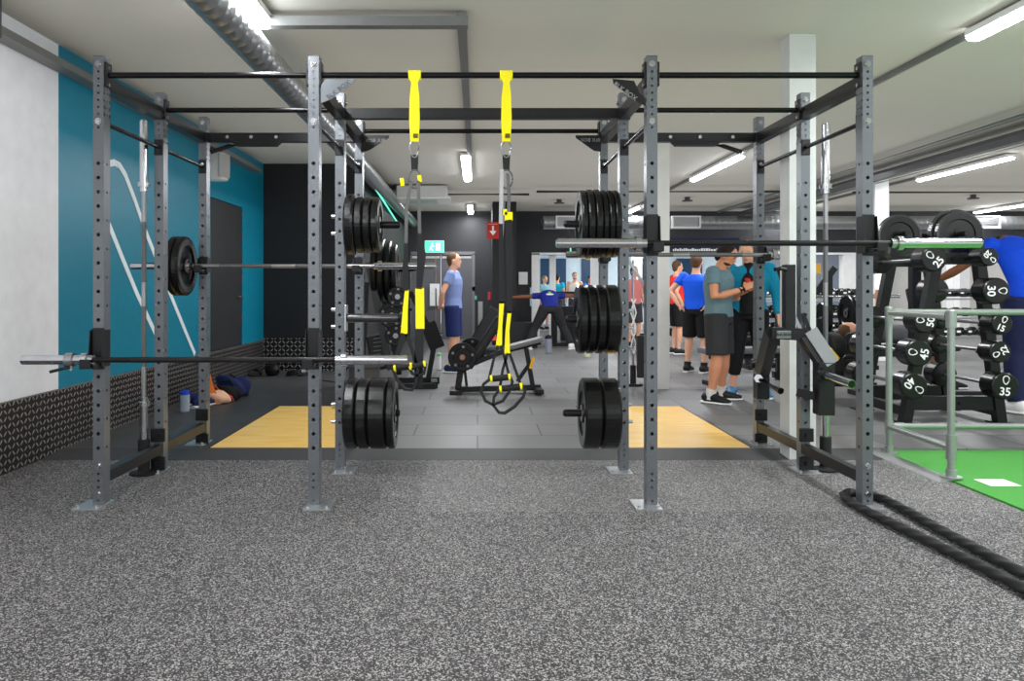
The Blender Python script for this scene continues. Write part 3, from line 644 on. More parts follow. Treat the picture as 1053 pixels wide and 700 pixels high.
# ---------------------------------------------------------------- suspension trainers
def trx(label, x, zend, pts_l, pts_r, handles, yl, seed):
    y = yf; t = thing('suspension_trainer', label, 'suspension trainer', (x,y,2.318)); T0 = Vector((x,y,2.318))
    def tb(): return MB(off=T0)
    yy = y-.02
    m = tb()
    for k in range(3): m.tube([(x-.028+k*.028,y+math.cos(a_)*.021,2.318+math.sin(a_)*.021) for a_ in [2*PI*j/14 for j in range(15)]],.007,n=6)
    m.ribbon([(x,yy-.005,2.335),(x,yy-.008,2.30),(x,yy-.006,2.27),(x,yy-.006,2.2),(x,yy-.006,2.08),(x,yy-.006,1.955)],[.066,.06,.034,.05,.056,.045],.012)
    m.build('anchor_strap', YEL, t)
    m = tb(); m.box((x+.006,yy-.014,1.985),(.026,.002,.024)); m.build('strap_label', mat('label_dark', (90,85,10), .5), t)
    cz = 1.915; m = tb(); m.tube([(x+.026*math.cos(a_)*(1.1 if math.sin(a_) > 0 else .8),yy,cz+.045*math.sin(a_)) for a_ in [2*PI*j/16 for j in range(16)]],.005,n=8,closed=True); m.build('carabiner', DULL, t)
    m = tb(); m.ribbon([(x,yy,1.885),(x,yy,1.80)],[.042,.034],.008); m.build('daisy_webbing', WEB, t)
    m = tb(); m.tube([(x+.034*math.cos(a_),yy,1.755+.05*math.sin(a_)) for a_ in [2*PI*j/18 for j in range(18)]],.005,n=8,closed=True); m.build('equalizer_loop', WEBG, t)
    for q in (pts_l, pts_r):
        for (nm, mt, wd, pl) in q:
            pp = [P(a_, b_, yl) for a_, b_ in pl]; m = tb(); m.ribbon(pp, [w_/F_*yl for w_ in wd] if isinstance(wd, list) else wd/F_*yl, .006, (1,0,0)); m.build(nm, mt, t)
    for (a_, b_, lo) in handles:
        pa, pb = P(*a_, yl-.02), P(*b_, yl-.02); o = tb().cyl(pa,pb,.017,n=14).build('foam_handle', RUBD, t)
        dd = (pb-pa).normalized(); tb().cyl(pa,pa+dd*.012,.019,n=14).cyl(pb-dd*.012,pb,.019,n=14).build('yellow_ring', YEL, o)
        m = tb(); m.ribbon([P(u, v, yl-.02) for u, v in lo], .03, .014, (0,1,0)); m.build('foot_loop', WEB, t)
def Cm(n, m_, w, *pl): return (n, m_, w, list(pl))
trx('yellow-strapped suspension trainer hanging from the bar, left of the two', -.338, 0,
    [Cm('strap',WEBG,3.5,(423,186),(418,215),(417.5,250)),Cm('strap',WEB,[3.5,6,5],(417.5,250),(417,275),(417,299)),Cm('yellow_sleeve',YEL,[4,5,7],(418.5,298),(417,315),(415.5,343)),Cm('buckle',YEL,4,(413,183),(414,191)),
     Cm('handle_strap',WEB,[7,5,5],(416,343),(410,360),(404,376)),Cm('handle_strap',WEB,4,(418,343),(424,360),(428,376))],
    [Cm('strap',WEBG,3.5,(430,186),(431,215),(431.5,240)),Cm('strap',WEB,[5,9,6],(431.5,240),(433.5,262),(431,297)),Cm('yellow_sleeve',YEL,[9,9,9],(431.5,296),(431.8,316),(432,338)),Cm('buckle',YEL,4,(431,180),(432,187)),
     Cm('handle_strap',WEB,[9,9,9],(431.5,338),(431,360),(430,398))],
    [((405,379),(424,376),((404,379),(408,390),(416,400),(424,401),(428,393),(430,378))),((421,378),(438,374),((421,378),(424,384),(430,386),(436,384),(438,374)))], yf-.03, 1)
trx('yellow-strapped suspension trainer hanging from the bar, right of the two', .155, 0,
    [Cm('strap',mat('silver_webbing',(176,176,178),.5),4,(516,174),(515.5,200),(515,230)),Cm('strap',WEB,[4,5,6],(515,230),(515.5,260),(516,312)),Cm('yellow_sleeve',YEL,[5,4,6.5],(516,310),(514.5,335),(513,356)),Cm('buckle',YEL,5,(519,215),(519,221)),
     Cm('handle_strap',WEB,2.8,(512,355),(508,368),(503,389)),Cm('handle_strap',WEB,2.8,(515,355),(519,368),(524,388))],
    [Cm('strap',WEBG,3.5,(522,178),(523.5,200),(523,218)),Cm('strap',WEB,[7,8,5],(523,226),(524,262),(524,322)),Cm('yellow_sleeve',YEL,[4,4,6],(524,320),(521.8,340),(521.5,364)),Cm('buckle',YEL,8,(523,218),(523,227)),
     Cm('handle_strap',WEB,2.8,(522,363),(517,380),(514,399)),Cm('handle_strap',WEB,2.8,(524,363),(530,380),(536,397))],
    [((504,389.5),(525,387.5),((504,389.5),(497,395),(495,403),(499,412),(507,416),(517,412),(524,402),(527,392),(525,387.5))),
     ((513.5,400),(537,397),((513.5,400),(508,408),(507,416),(513,424),(519,424.5),(529,418),(538,408),(540,402),(537,397)))], yf-.03, 2)

# ---------------------------------------------------------------- battle rope
def rope_pts():
    A = [(2.07,1.0),(2.075,2.0),(2.08,3.03),(2.05,3.5),(2.01,3.95),(1.995,4.15),(2.0,4.30),(2.03,4.42),(2.09,4.46),(2.16,4.42),(2.20,4.33),(2.205,4.1),(2.19,3.7),(2.19,3.18),(2.2,2.2),(2.21,1.0)]
    out = []; Vs = [Vector((x,y,.026)) for x, y in A]
    for i in range(len(Vs)-1):
        p0, p1, p2, p3 = Vs[max(i-1,0)], Vs[i], Vs[i+1], Vs[min(i+2,len(Vs)-1)]; n = max(2, int((p2-p1).length/.009))
        for k in range(n):
            t = k/n; out.append(.5*((2*p1)+(p2-p0)*t+(2*p0-5*p1+4*p2-p3)*t*t+(3*p1-3*p2+p3-p0)*t*t*t))
    return out
pts = rope_pts(); m = MB(); n = 14; vs = []
for i, p in enumerate(pts):
    tg = (pts[min(i+1,len(pts)-1)]-pts[max(i-1,0)]).normalized(); a = tg.cross(Vector((0,0,1))).normalized(); b = Vector((0,0,1)); s_ = i*.009
    for k in range(n):
        th = 2*PI*k/n; r = .0215*(1+.16*math.cos(3*th-s_*58)); vs.append(p+(a*math.cos(th)+b*math.sin(th))*r)
m.add(vs, [(i*n+k,i*n+(k+1)%n,(i+1)*n+(k+1)%n,(i+1)*n+k) for i in range(len(pts)-1) for k in range(n)], True)
o = m.build('battle_rope', mat('rope_black', (34,34,35), .65, bump=(300,.4,.001))); tag(o, 'thick black battle rope looped round the foot of the right front upright', 'rope')

# ---------------------------------------------------------------- pipe rail beside the turf
t = thing('pipe_rail', 'galvanised pipe guard rail standing at the corner of the green turf', 'railing', (2.9,5.6,0)); G0 = Vector((2.9,5.6,0))
def gb(): return MB(off=G0)
Pa, Pb = Vector((2.89,5.6,.012)), Vector((2.875,4.84,.02)); r = .0215
for p, zt in ((Pa,1.0),(Pb,1.0)):
    o = gb().cyl(p,Vector((p.x,p.y,zt)),r,n=18).build('post', GALV, t)
    gb().cyl(p,p+Vector((0,0,.008)),.06,n=20).cyl(p+Vector((0,0,.008)),p+Vector((0,0,.05)),.03,n=18).build('floor_flange', GALV, o)
gb().cyl((Pa.x,Pa.y,1.0),(6.6,5.6,1.0),r,n=16).cyl((Pa.x,Pa.y,.2),(6.6,5.6,.2),r,n=16).build('long_rail', GALV, t)
gb().cyl((Pa.x,Pa.y,1.0),(Pb.x,Pb.y,1.0),r,n=16).build('side_rail', GALV, t); gb().cyl((Pa.x,Pa.y,.2),(Pb.x,Pb.y,.2),r,n=16).build('side_rail', GALV, t)
m = gb(); m.cyl((Pb.x,Pb.y,.93),(Pb.x,Pb.y,1.03),.03,n=18).ell((Pb.x,Pb.y,1.03),(.03,.03,.012)).cyl((Pb.x,Pb.y,.13),(Pb.x,Pb.y,.28),.03,n=18).cyl((Pa.x,Pa.y,.93),(Pa.x,Pa.y,1.03),.028,n=18).ell((Pa.x,Pa.y,1.03),(.028,.028,.012)).cyl((Pa.x,Pa.y,.15),(Pa.x,Pa.y,.24),.028,n=18).cyl((Pb.x+.0,Pb.y+.03,1.0),(Pb.x,Pb.y+.11,1.0),.027,n=16).cyl((Pa.x+.03,Pa.y,1.0),(Pa.x+.1,Pa.y,1.0),.027,n=16).cyl((Pa.x+.03,Pa.y,.2),(Pa.x+.1,Pa.y,.2),.027,n=16)
m.build('clamp_fittings', GALV, t)
# ================================================================ GYM EQUIPMENT BEHIND THE RIG
def eb(t): return MB(off=t.location)
def fz(px, py, Y): return P(px, py, Y)
HEXB = mat('black_iron', (28,28,29), .35, .3)
# --- adjustable bench with a small loaded bar (centre)
Y0 = 8.75
t = thing('weight_bench', 'black adjustable bench with raised backrest behind the right suspension trainer', 'bench', (.2,Y0,PH))
o = eb(t).bar(P(482,375,Y0+.1),P(513,325,Y0+.15),.24,.075,up=(1,0,0),bev=.02); 
o = MB(off=t.location); o.bar(P(481,376,Y0+.1),P(514,326,Y0+.15),.075,.26,up=(0,1,0),bev=.022); o.build('backrest', VINYL, t)
o = eb(t).bar(P(484,379,Y0+.12),P(517,331,Y0+.17),.02,.2,up=(0,1,0)).build('backrest_frame', BLKG, t)
o = eb(t).bar(P(524,357,Y0),P(558,348,Y0),.26,.05,up=(0,0,1),bev=.015).build('seat_pad', VINYLG, t)
eb(t).bar(P(520,361,Y0),P(556,352,Y0),.05,.04).build('seat_rail', BLKG, t)
eb(t).bar(P(474,400,Y0),P(556,398,Y0),.07,.06,bev=.005).build('base_beam', BLK, t)
eb(t).box(P(469,402,Y0-.0),(.13,.4,.06),bev=.01).build('foot', BLK, t); eb(t).box(P(553,400,Y0+.0),(.1,.5,.05),bev=.01).build('foot', BLK, t)
eb(t).bar(P(471,399,Y0),P(475,372,Y0),.07,.07,bev=.004).build('post', BLK, t); eb(t).bar(P(480,398,Y0+.1),P(477,372,Y0+.1),.03,.03).build('post', BLK, t)
eb(t).bar(P(541,358,Y0),P(548,398,Y0),.06,.05).build('post', BLK, t); eb(t).bar(P(532,392,Y0),P(543,376,Y0),.04,.04).build('brace', BLK, t)
eb(t).bar(P(486,374,Y0),P(530,356,Y0),.05,.05).build('brace', BLK, t)
eb(t).box(P(547,373,Y0-.05),(.03,.02,.13),R=Matrix.Rotation(.3,3,'Y')).build('height_lever', mat('amber_plastic', (230,170,40), .4), t)
def faceplate(px, py, Y, Dm, th, label, group, holes=True, hubc=None):
    p = P(px, py, Y); o = plate_mb(Dm, th).build('weight_plate', HEXB); o.rotation_euler = (0,0,PI/2); o.location = p; tag(o, label, 'weight plate', group)
    MB().lathe((0,0,0),(1,0,0),[(.0,-th/2-.004),(.03,-th/2-.004),(.03,th/2),(0,th/2)],n=20).build('hub', hubc or DULL, o)
    if holes:
        m = MB()
        for i in range(5):
            a_ = 2*PI*i/5+.4; c = Vector((-th/2+.0,math.cos(a_)*Dm*.36,math.sin(a_)*Dm*.36)); m.lathe(c,(-1,0,0),[(0,.003),(.014,.003),(.016,0)],n=10)
        m.build('print_marks', mat('pale_print', (120,120,120), .5), o)
    return o
faceplate(475.5, 367, Y0-.12, .31, .05, 'round black weight plate at the front of the bench', 'plates on the bench', hubc=mat('copperish', (190,120,100), .4, .6))
faceplate(485, 361, Y0+.35, .31, .05, 'round black weight plate at the far side of the bench', 'plates on the bench')
o = MB().tube([P(475.5,367,Y0-.16),P(485,361,Y0+.4)], .014).build('plate_bar', DULL); tag(o, 'short steel bar carrying the two plates of the bench', 'bar')

# --- plate-loaded leg press on the left behind the lower peg
Y1 = 9.6
t = thing('leg_press_machine', 'black plate-loaded sled machine behind the rig left of the suspension trainer', 'exercise machine', (-.95,Y1,PH))
eb(t).bar(P(372,392,Y1),P(452,391,Y1),.08,.08,bev=.005).build('base_beam', BLK, t)
eb(t).bar(P(376,398,Y1-.5),P(448,397,Y1-.5),.07,.07,bev=.005).build('base_beam', BLK, t)
eb(t).bar(P(376,396,Y1-.5),P(380,388,Y1+.5),.07,.07).build('foot', BLK, t); eb(t).bar(P(447,396,Y1-.5),P(445,388,Y1+.5),.07,.07).build('foot', BLK, t)
for dx, dy in ((0,-.35),(9,.05)): eb(t).bar(P(379+dx,270,Y1+dy),P(402+dx,380,Y1+dy),.05,.08).build('guide_rail', mat('rail_grey', (64,64,66), .4, .4), t)
eb(t).bar(P(372,385,Y1),P(376,290,Y1),.08,.08).build('post', BLK, t); eb(t).bar(P(410,385,Y1+.2),P(400,290,Y1+.2),.08,.08).build('post', BLK, t)
eb(t).bar(P(386,345,Y1-.3),P(392,380,Y1-.3),.22,.06,up=(0,-1,0),bev=.02).build('seat_pad', VINYL, t)
m = eb(t); [m.bar(P(384,344+i*4.2,Y1-.345),P(392,343+i*4.2,Y1-.345),.02,.01) for i in range(7)]; m.build('pad_ribs', mat('rib_grey', (96,96,98), .5), t)
eb(t).bar(P(440,332,Y1-.2),P(450,358,Y1-.2),.18,.04,up=(0,-1,0)).build('foot_plate', mat('foot_plate', (34,34,35), .5, .4), t)
eb(t).bar(P(422,300,Y1),P(446,345,Y1),.06,.06).build('swing_arm', BLK, t); eb(t).bar(P(446,358,Y1),P(440,392,Y1),.06,.06).build('swing_arm', BLK, t)
eb(t).tube([P(395,305,Y1-.2),P(412,318,Y1-.3),P(424,318,Y1-.3)],.02).build('grab_handle', BLK, t)
eb(t).cyl(P(398,278,Y1-.1),P(428,276,Y1-.3),.03).build('loading_horn', BLKG, t)
eb(t).tube([P(431,321,Y1),P(448,316,Y1)],.012).build('stop_rod', DULL, t); eb(t).tube([P(447,345,Y1),P(455,342,Y1)],.014).build('stop_rod', DULL, t)
for i, (px, Dm, th) in enumerate(((387.5,.75,.07),(394,.75,.07),(401,.7,.06),(407,.62,.05))):
    p = P(px, 277+i*.6, Y1-.1-i*.05); plate(p.x, p.y, p.z, Dm, th, 'dark weight plate on the sled machine, %s of the four' % ('nearest the rig','second','third','rightmost')[i], 'plates on the sled machine', name='weight_plate', m=HEXB, rim=GRIM if i == 3 else None)
for i, (px, py, Dm) in enumerate(((403,324,.3),(407,345,.24),(409,305,.24))):
    faceplate(px, py, Y1-.45-.02*i, Dm, .05, 'spare plate with white marks on the sled machine, %s' % ('middle','lowest','topmost')[i], 'spare plates on the sled machine')
o = MB(off=(0,0,0)).cyl(P(375,376,8.2),P(375,390,8.2),.16,n=24).cyl(P(375,373,8.2),P(375,376,8.2),.2,n=24).build('foam_roller', mat('foam_grey', (70,70,72), .6)); tag(o, 'dark round step block behind the low barbell sleeve', 'roller')

def bottle(px, py, Y, label, body, capc, h=.24, r=.035):
    p = P(px, py, Y); t = thing('drink_bottle', label, 'bottle', (p.x,p.y,max(p.z,PH)))
    MB().lathe((0,0,0),(0,0,1),[(0,0),(r*.9,0),(r,.01),(r,h*.78),(r*.92,h*.8),(0,h*.8)],n=24).build('bottle_body', body, t)
    MB().lathe((0,0,0),(0,0,1),[(r*.96,h*.79),(r*1.02,h*.8),(r*1.02,h*.93),(r*.5,h*.97),(r*.5,h),(0,h)],n=24).build('cap', capc, t)
bottle(190, 423, 7.42, 'clear shaker bottle with a blue lid on the dark floor at left', mat('bottle_clear', (150,162,176), .25, 0), mat('cap_blue', (30,70,200), .4), .2, .045)
bottle(451.5, 380, 11.2, 'white and green water bottle by the standing man', PWHITE, mat('cap_green', (130,190,130), .4), .24, .03)
bottle(564, 363, 14.0, 'grey bottle on the floor below the leaning man', mat('bottle_grey', (120,124,136), .3), BLK, .32, .06)
bottle(604, 368, 13.3, 'pale cup under the stacked plates', mat('cup_pale', (190,190,160), .4), PWHITE, .14, .05)
# bags and clothes at the left wall
def blob(t, name, c, r, m, seed, amp=.2, n=24):
    random.seed(seed); mb = MB(); mb.ell((0,0,0), (1,1,1), n=n); ph = [(random.uniform(1.5,4),random.uniform(1.5,4),random.uniform(1.5,4),random.uniform(0,6)) for _ in range(6)]
    for v in mb.v:
        k = 1+amp*sum(math.sin(v.x*a+v.y*b+v.z*c2+d) for a, b, c2, d in ph)/3
        v.x *= r[0]*k; v.y *= r[1]*k; v.z = max(v.z*r[2]*k, -r[2]*.55)+r[2]*.55
    for v in mb.v: v += Vector(c)
    return mb.build(name, m, t)
p = FL(236,408,PH); t = thing('sports_bag', 'crumpled navy sports bag lying by the left wall', 'bag', p)
blob(t,'bag_body',(0,.05,0),(.2,.15,.14),NAVY,5,.35); MB().tube([(-.12,-.08,.05),(-.06,-.1,.17),(.04,-.1,.19),(.1,-.08,.08)],.012).build('strap', mat('navy_strap',(20,26,52),.7), t); MB().box((.03,-.13,.1),(.04,.01,.02)).build('buckle', DULL, t); MB().tube([(-.15,.1,.1),(-.02,.12,.22),(.1,.1,.14)],.01).build('strap', mat('navy_strap',(20,26,52),.7), t)
p = FL(222,415,PH); t = thing('towel', 'orange and cream towel slumped beside the navy bag', 'towel', p)
blob(t,'cloth',(0,0,0),(.12,.09,.08),mat('peach_cloth',(238,186,156),.8,bump=(30,.6,.006)),8,.5); MB().ribbon([(-.07,.02,.28),(-.06,0,.2),(-.02,-.04,.12),(.03,-.08,.03)],[.02,.05,.06,.08],.012,(1,0,0)).build('orange_fold', ORG, t)
p = FL(232,412,PH); t = thing('tote_bag', 'black bag with a red piped edge between the towel and navy bag', 'bag', p)
blob(t,'bag_body',(.0,.06,0),(.14,.1,.1),mat('black_cloth',(24,22,24),.8),11,.3); MB().tube([(-.1,-.02,.15),(-.02,-.06,.1),(.08,-.06,.05),(.1,-.05,.015),(-.03,-.07,.01)],.009).build('red_piping', mat('red_cloth',(196,70,60),.7), t)
for i, (px, py, l) in enumerate(((203,416,'left'),(209,418,'right'))):
    p = FL(px, py, PH); t = thing('gym_shoe', 'dark gym shoe with pale sole beside the blue-lidded bottle, %s of the pair' % l, 'shoe', p, (0,0,.9+.3*i), 'pair of shoes by the bottle')
    MB().sweep([(-.14,0,.05),(-.1,0,.06),(-.02,0,.07),(.06,0,.05),(.13,0,.035),(.15,0,.03)],[(.02,.02),(.04,.05),(.042,.055),(.045,.035),(.035,.022),(.01,.01)],lat=(0,1,0)).build('upper', NAVY, t); MB().sweep([(-.15,0,.012),(0,0,.012),(.15,0,.012)],[(.035,.014),(.042,.014),(.03,.014)],lat=(0,1,0)).build('sole', PWHITE, t)
# dark heap of cables / handles in the alcove
p = FL(288,386,PH)
t = thing('kettlebell', 'small black kettlebell in the heap by the diamond-plate back wall', 'kettlebell', p+Vector((-.1,0,0)))
MB().lathe((0,0,0),(0,0,1),[(0,0),(.06,0),(.09,.03),(.1,.08),(.08,.13),(.04,.16),(0,.165)],n=24).build('bell', HEXB, t); MB().tube([(-.05,0,.14),(-.065,0,.2),(-.03,0,.24),(.03,0,.24),(.065,0,.2),(.05,0,.14)],.014).build('handle', HEXB, t)
for i, (dx, r, l) in enumerate(((-.42,.17,'left'),(.22,.13,'right'))):
    m = MB(); 
    for k in range(3): m.tube([(r*math.cos(a_)*(1-.1*k),r*.8*math.sin(a_)*(1-.1*k),.02+.02*k+.01*math.sin(3*a_)) for a_ in [2*PI*j/24 for j in range(24)]],.014,n=8,closed=True)
    o = m.build('coiled_band', RUBD, loc=p+Vector((dx,.0,0))); tag(o, 'coiled black rubber band on the alcove floor, %s of two' % l, 'band')
for i, (dx, dz) in enumerate(((.38,.05),(.5,.05))):
    q_ = p+Vector((dx,-.02*i,.05)); t = thing('small_dumbbell', 'small %s dumbbell on the alcove floor' % ('chrome','dark') [i], 'dumbbell', q_, (0,0,.5+i))
    MB().cyl((-.07,0,0),(.07,0,0),.012).build('handle', CHROME, t)
    for s in (-1,1): MB().cyl((s*.05,0,0),(s*.11,0,0),.042,n=6).build('head', DULL if i == 0 else HEXB, t)
m = MB(); m.tube([FL(322,388,PH+.01),FL(335,391,PH+.01),FL(352,393,PH+.01)],.01); o = m.build('loose_rod', DULL); tag(o, 'thin silver rod lying on the floor behind the left inner upright', 'rod')

# --- A-frame rack with fixed barbells (right) --------------------------------
Yn, Yf_ = 6.80, 7.55
t = thing('barbell_rack', 'tall black A-frame rack holding round-headed fixed barbells behind the pipe rail', 'weight rack', (4.05,7.1,PH))
for Y in (Yn, Yf_):
    k = Y/Yn
    def Q(px, z): return Vector(((px-VX)*Yn/F_, Y, z))
    eb(t).bar(Q(930,PH),Q(967,1.6),.085,.085,up=(0,1,0),bev=.004).build('leg', BLK, t); eb(t).bar(Q(1028,PH),Q(1003,1.6),.085,.085,up=(0,1,0),bev=.004).build('leg', BLK, t)
    eb(t).bar(Q(936,.19),Q(1026,.19),.05,.12,bev=.003).build('cross_beam', BLK, t)
    o = eb(t).bar(Q(964,1.42),Q(1006,1.42),.05,.1,bev=.003).build('cross_beam', BLK, t)
    if Y == Yn:
        m = eb(t)
        for px in (978,992): m.cyl(Q(px,1.42)+Vector((0,-.026,0)),Q(px,1.42)+Vector((0,-.04,0)),.018,n=6)
        for px in (978,985): m.cyl(Q(px,.19)+Vector((0,-.026,0)),Q(px,.19)+Vector((0,-.04,0)),.014,n=6)
        m.build('bolt', HEXB, t)
    for px in (930,1028): eb(t).box(Q(px,.006+PH),(.16,.14,.012)).build('foot_plate', BLK, t)
eb(t).bar(Vector(((932-VX)*Yn/F_,Yn,.12)),Vector(((932-VX)*Yn/F_,Yf_,.12)),.06,.08).build('side_rail', BLK, t); eb(t).bar(Vector(((1026-VX)*Yn/F_,Yn,.12)),Vector(((1026-VX)*Yn/F_,Yf_,.12)),.06,.08).build('side_rail', BLK, t)
NUM = mat('white_number', (225,225,225), .5)
def fixbar(px, py, num, rot, r, label, Y=6.5, L=1.05, nm='fixed_barbell'):
    p = P(px, py, Y); t2 = thing(nm, label, 'barbell', p, (0,0,-.02), 'fixed barbells on the A-frame rack')
    for y0, s in ((0,1),(L,-1)):
        h = MB().lathe((0,y0,0),(0,s,0),[(0,.0),(r*.88,0),(r*.97,.006),(r,.02),(r,.17),(r*.93,.185),(.05,.19),(0,.19)],n=36).build('head', RUB, t2)
        if s == 1:
            c, s_ = math.cos(rot), math.sin(rot); X = Vector((c,0,s_)); Z = Vector((-s_,0,c))
            text(num, r*.82, NUM, h, Vector((0,-.001,0))-Z*r*.42, X, Z, name='number', ext=.0008, bold=.0016)
            MB().tube([Vector((0,-.001,0))+Z*r*.44+X*(r*.21*math.cos(a_)*(1+.3*math.sin(a_)))+Z*(r*.3*math.sin(a_)) for a_ in [2*PI*j/20 for j in range(20)]],.0045,n=6,closed=True).build('loop_mark', NUM, h)
    MB().cyl((0,.18,0),(0,L-.18,0),.0155,n=14).build('shaft', DULL, t2)
    # saddle arm of the rack
    return t2
R_ = math.radians
LFT = ((961,266,'25',50,.105,'topmost barbell on the left slope of the A-frame rack',6.5),(952,330,'50',80,.1,'second barbell from the top on the left slope of the A-frame rack',6.5),(945,363,'45',80,.112,'barbell marked 45 on the left slope of the A-frame rack',6.5),(940,397,'40',235,.112,'lowest barbell, marked 40, on the left slope of the A-frame rack',6.5))
RGT = ((1018,264,'20',225,.075,'topmost barbell on the right slope of the A-frame rack',6.5),(1025,299,'30',270,.11,'second barbell from the top on the right slope of the A-frame rack',6.5),(1031,333,'15',-25,.085,'middle barbell on the right slope of the A-frame rack',6.5),(1029,362,'22',117,.088,'fourth barbell down on the right slope of the A-frame rack',6.5),(1034,397,'35',-5,.112,'lowest barbell, marked 35, on the right slope of the A-frame rack',6.5))
RL = Vector((4.05,7.1,PH))
for lst, s in ((LFT,-1),(RGT,1)):
    for px, py, nu, ro, r, lb_, Y in lst:
        fixbar(px, py, nu, R_(ro), r, lb_, Y)
        p = P(px, py, Y)
        for yy_ in (Yn, Yf_):
            f = (p.z-PH)/1.6; xl = ((930+37*f) if s < 0 else (1028-25*f)); lx = (xl-VX)*Yn/F_
            MB(off=RL).bar((lx,yy_,p.z-.035),(p.x,yy_,p.z-.025),.05,.02).build('saddle_arm', BLK, t)
# big plates behind the barbell sleeve on a storage tree
t = thing('plate_tree', 'black upright plate tree behind the A-frame rack', 'plate rack', (4.55,8.3,PH))
eb(t).bar((4.55,8.3,PH),(4.55,8.3,1.75),.09,.09).build('post', BLK, t); eb(t).bar((4.1,8.3,PH+.04),(5.4,8.3,PH+.04),.09,.08).build('base', BLK, t)
for px in (925, 985): 
    q_ = P(px, 241, 7.9); eb(t).cyl(q_+Vector((0,-.15,0)),q_+Vector((0,.4,0)),.025).bar(q_+Vector((0,.4,0)),Vector((4.55,8.3,q_.z)),.06,.06).build('storage_horn', BLK, t)
for i, (px, py, Y, Dm, l) in enumerate(((924,243,7.9,.43,'left pair, single plate'),(981,241,8.0,.5,'right pair, rear plate'),(986,241,7.9,.46,'right pair, front plate'))):
    p = P(px, py, Y); o = plate_mb(Dm, .06).build('bumper_plate', RUB); o.rotation_euler = (0,0,PI/2); o.location = p; tag(o, 'large black plate above the barbell sleeve at the right, '+l, 'weight plate', 'plates on the plate tree')
    MB().lathe((0,0,0),(1,0,0),[(Dm*.46,-.031),(Dm*.5,-.027),(Dm*.5,.027),(Dm*.46,.031)],n=40).build('rim_ring', GRIM, o)

# --- long dumbbell racks in the mid distance ----------------------------------
def db_proto(label):
    t = thing('hex_dumbbell', label, 'dumbbell', (0,0,0), group='dumbbells on the long racks')
    MB().cyl((0,-.07,0),(0,.07,0),.016,n=8).build('handle', DULL, t)
    for s in (-1,1):
        h = MB().lathe((0,s*.07,0),(0,s,0),[(0,0),(.06,0),(.07,.012),(.07,.09),(.06,.1),(0,.1)],n=14).build('head', RUB, t)
        if s == -1: MB().add([(-.03,-.172,-.012),(.03,-.172,-.012),(.03,-.172,.02),(-.03,-.172,.02)], [(0,1,2,3)]).build('print', NUM, h)
    return t
def shelf_rack(x0, x1, Y, label, tiers=(.42,.72,1.02)):
    t = thing('dumbbell_rack', label, 'weight rack', ((x0+x1)/2,Y,PH))
    for x in (x0, (x0+x1)/2, x1):
        eb(t).bar((x,Y-.3,PH),(x,Y+.15,1.15),.07,.09,up=(1,0,0)).build('upright_leg', BLK, t); eb(t).b2((x-.04,Y-.4,PH),(x+.04,Y+.35,PH+.06)).build('foot', BLK, t)
    for z in tiers:
        yy_ = Y-.3+.4*(z/1.15)
        for d in (-.1,.1): eb(t).bar((x0,yy_+d,z+(d*.25)),(x1,yy_+d,z+(d*.25)),.05,.03).build('shelf_rail', DULL if d < 0 else BLK, t)
    return tiers
proto = None; cnt = 0
tn = ('bottom', 'middle', 'top')
for (x0, x1, Y, lab, rn) in ((3.85,5.6,11.6,'long black three-tier dumbbell rack between the right rig uprights','nearer long rack'),(6.9,9.8,12.6,'long black three-tier dumbbell rack right of the rear white column','far right rack'),(4.9,7.2,14.6,'distant three-tier dumbbell rack below the grey wall','distant rack')):
    tiers = shelf_rack(x0, x1, Y, lab)
    for ti, z in enumerate(tiers):
        yy_ = Y-.3+.4*(z/1.15); n = int((x1-x0-.1)/.19)
        for i in range(n):
            x = x0+.13+i*.19; l = 'round black dumbbell in the row on the %s tier of the %s' % (tn[ti], rn); s = .8+.25*((i*7+ti*3) % 5)/5
            if proto is None: proto = db_proto(l); o = proto; o.location = (x,yy_,z+.075)
            else: o = dup(proto, (x,yy_,z+.075), label=l)
            o.scale = (s,s,s); o['group'] = 'dumbbells on the %s tier of the %s' % (tn[ti], rn)
# --- loaded barbell on stands between the right uprights (seen at y 305)
t = thing('barbell', 'thin silver barbell on stands in the distance between the right uprights', 'barbell', P(832,304.5,9.9)); MB().cyl((-1.1,0,0),(1.1,0,0),.016).build('shaft', CHROME, t)
for s in (-1,1): MB().cyl((s*.8,0,0),(s*1.12,0,0),.025).build('sleeve', CHROME, t)
t = thing('squat_stand', 'black squat stand with two uprights behind the right side of the rig', 'squat rack', (4.2,10.0,PH))
for px in (801,852): 
    p = P(px,275 if px < 820 else 283,10.0); eb(t).bar((p.x,10.0,PH),(p.x,10.0,p.z),.07,.08,up=(0,1,0)).build('upright', BLK, t)
eb(t).bar(P(795,385,10.0),P(858,385,10.0),.09,.08).build('base_beam', BLK, t); eb(t).bar(P(836,305,10.0),P(858,275,10.0),.08,.05,up=(0,1,0)).build('brace', BLK, t); eb(t).tube([P(797,277,9.95),P(806,278,9.95)],.02).build('grip', BLK, t)
for i, (px, py) in enumerate(((846,330),(872,322))):
    p = P(px, py, 9.6); plate(p.x, p.y, p.z, .45, .06, 'black plate in the distance, %s the two right uprights' % ('left one between','right one between')[i], 'plates on the squat stand')
for i, (px, py, r) in enumerate(((868,356,.15),(866,379,.15))):
    t = thing('heavy_dumbbell', 'big round black dumbbell %s behind the lever arm' % ('upper','lower')[i], 'dumbbell', P(px,py,8.3), (0,0,.35)); 
    MB().cyl((-.1,0,0),(.12,0,0),.018).build('handle', CHROME, t)
    for s in (-1,1): MB().lathe((s*.1,0,0),(s,0,0),[(0,0),(r*.9,0),(r,.02),(r,.15),(r*.92,.17),(0,.17)],n=28).build('head', RUBD, t)
t = thing('dumbbell_cradle', 'low black two-tier stand carrying the big round dumbbells', 'weight rack', P(868,400,8.3)); t.location.z = PH; L_ = t.location
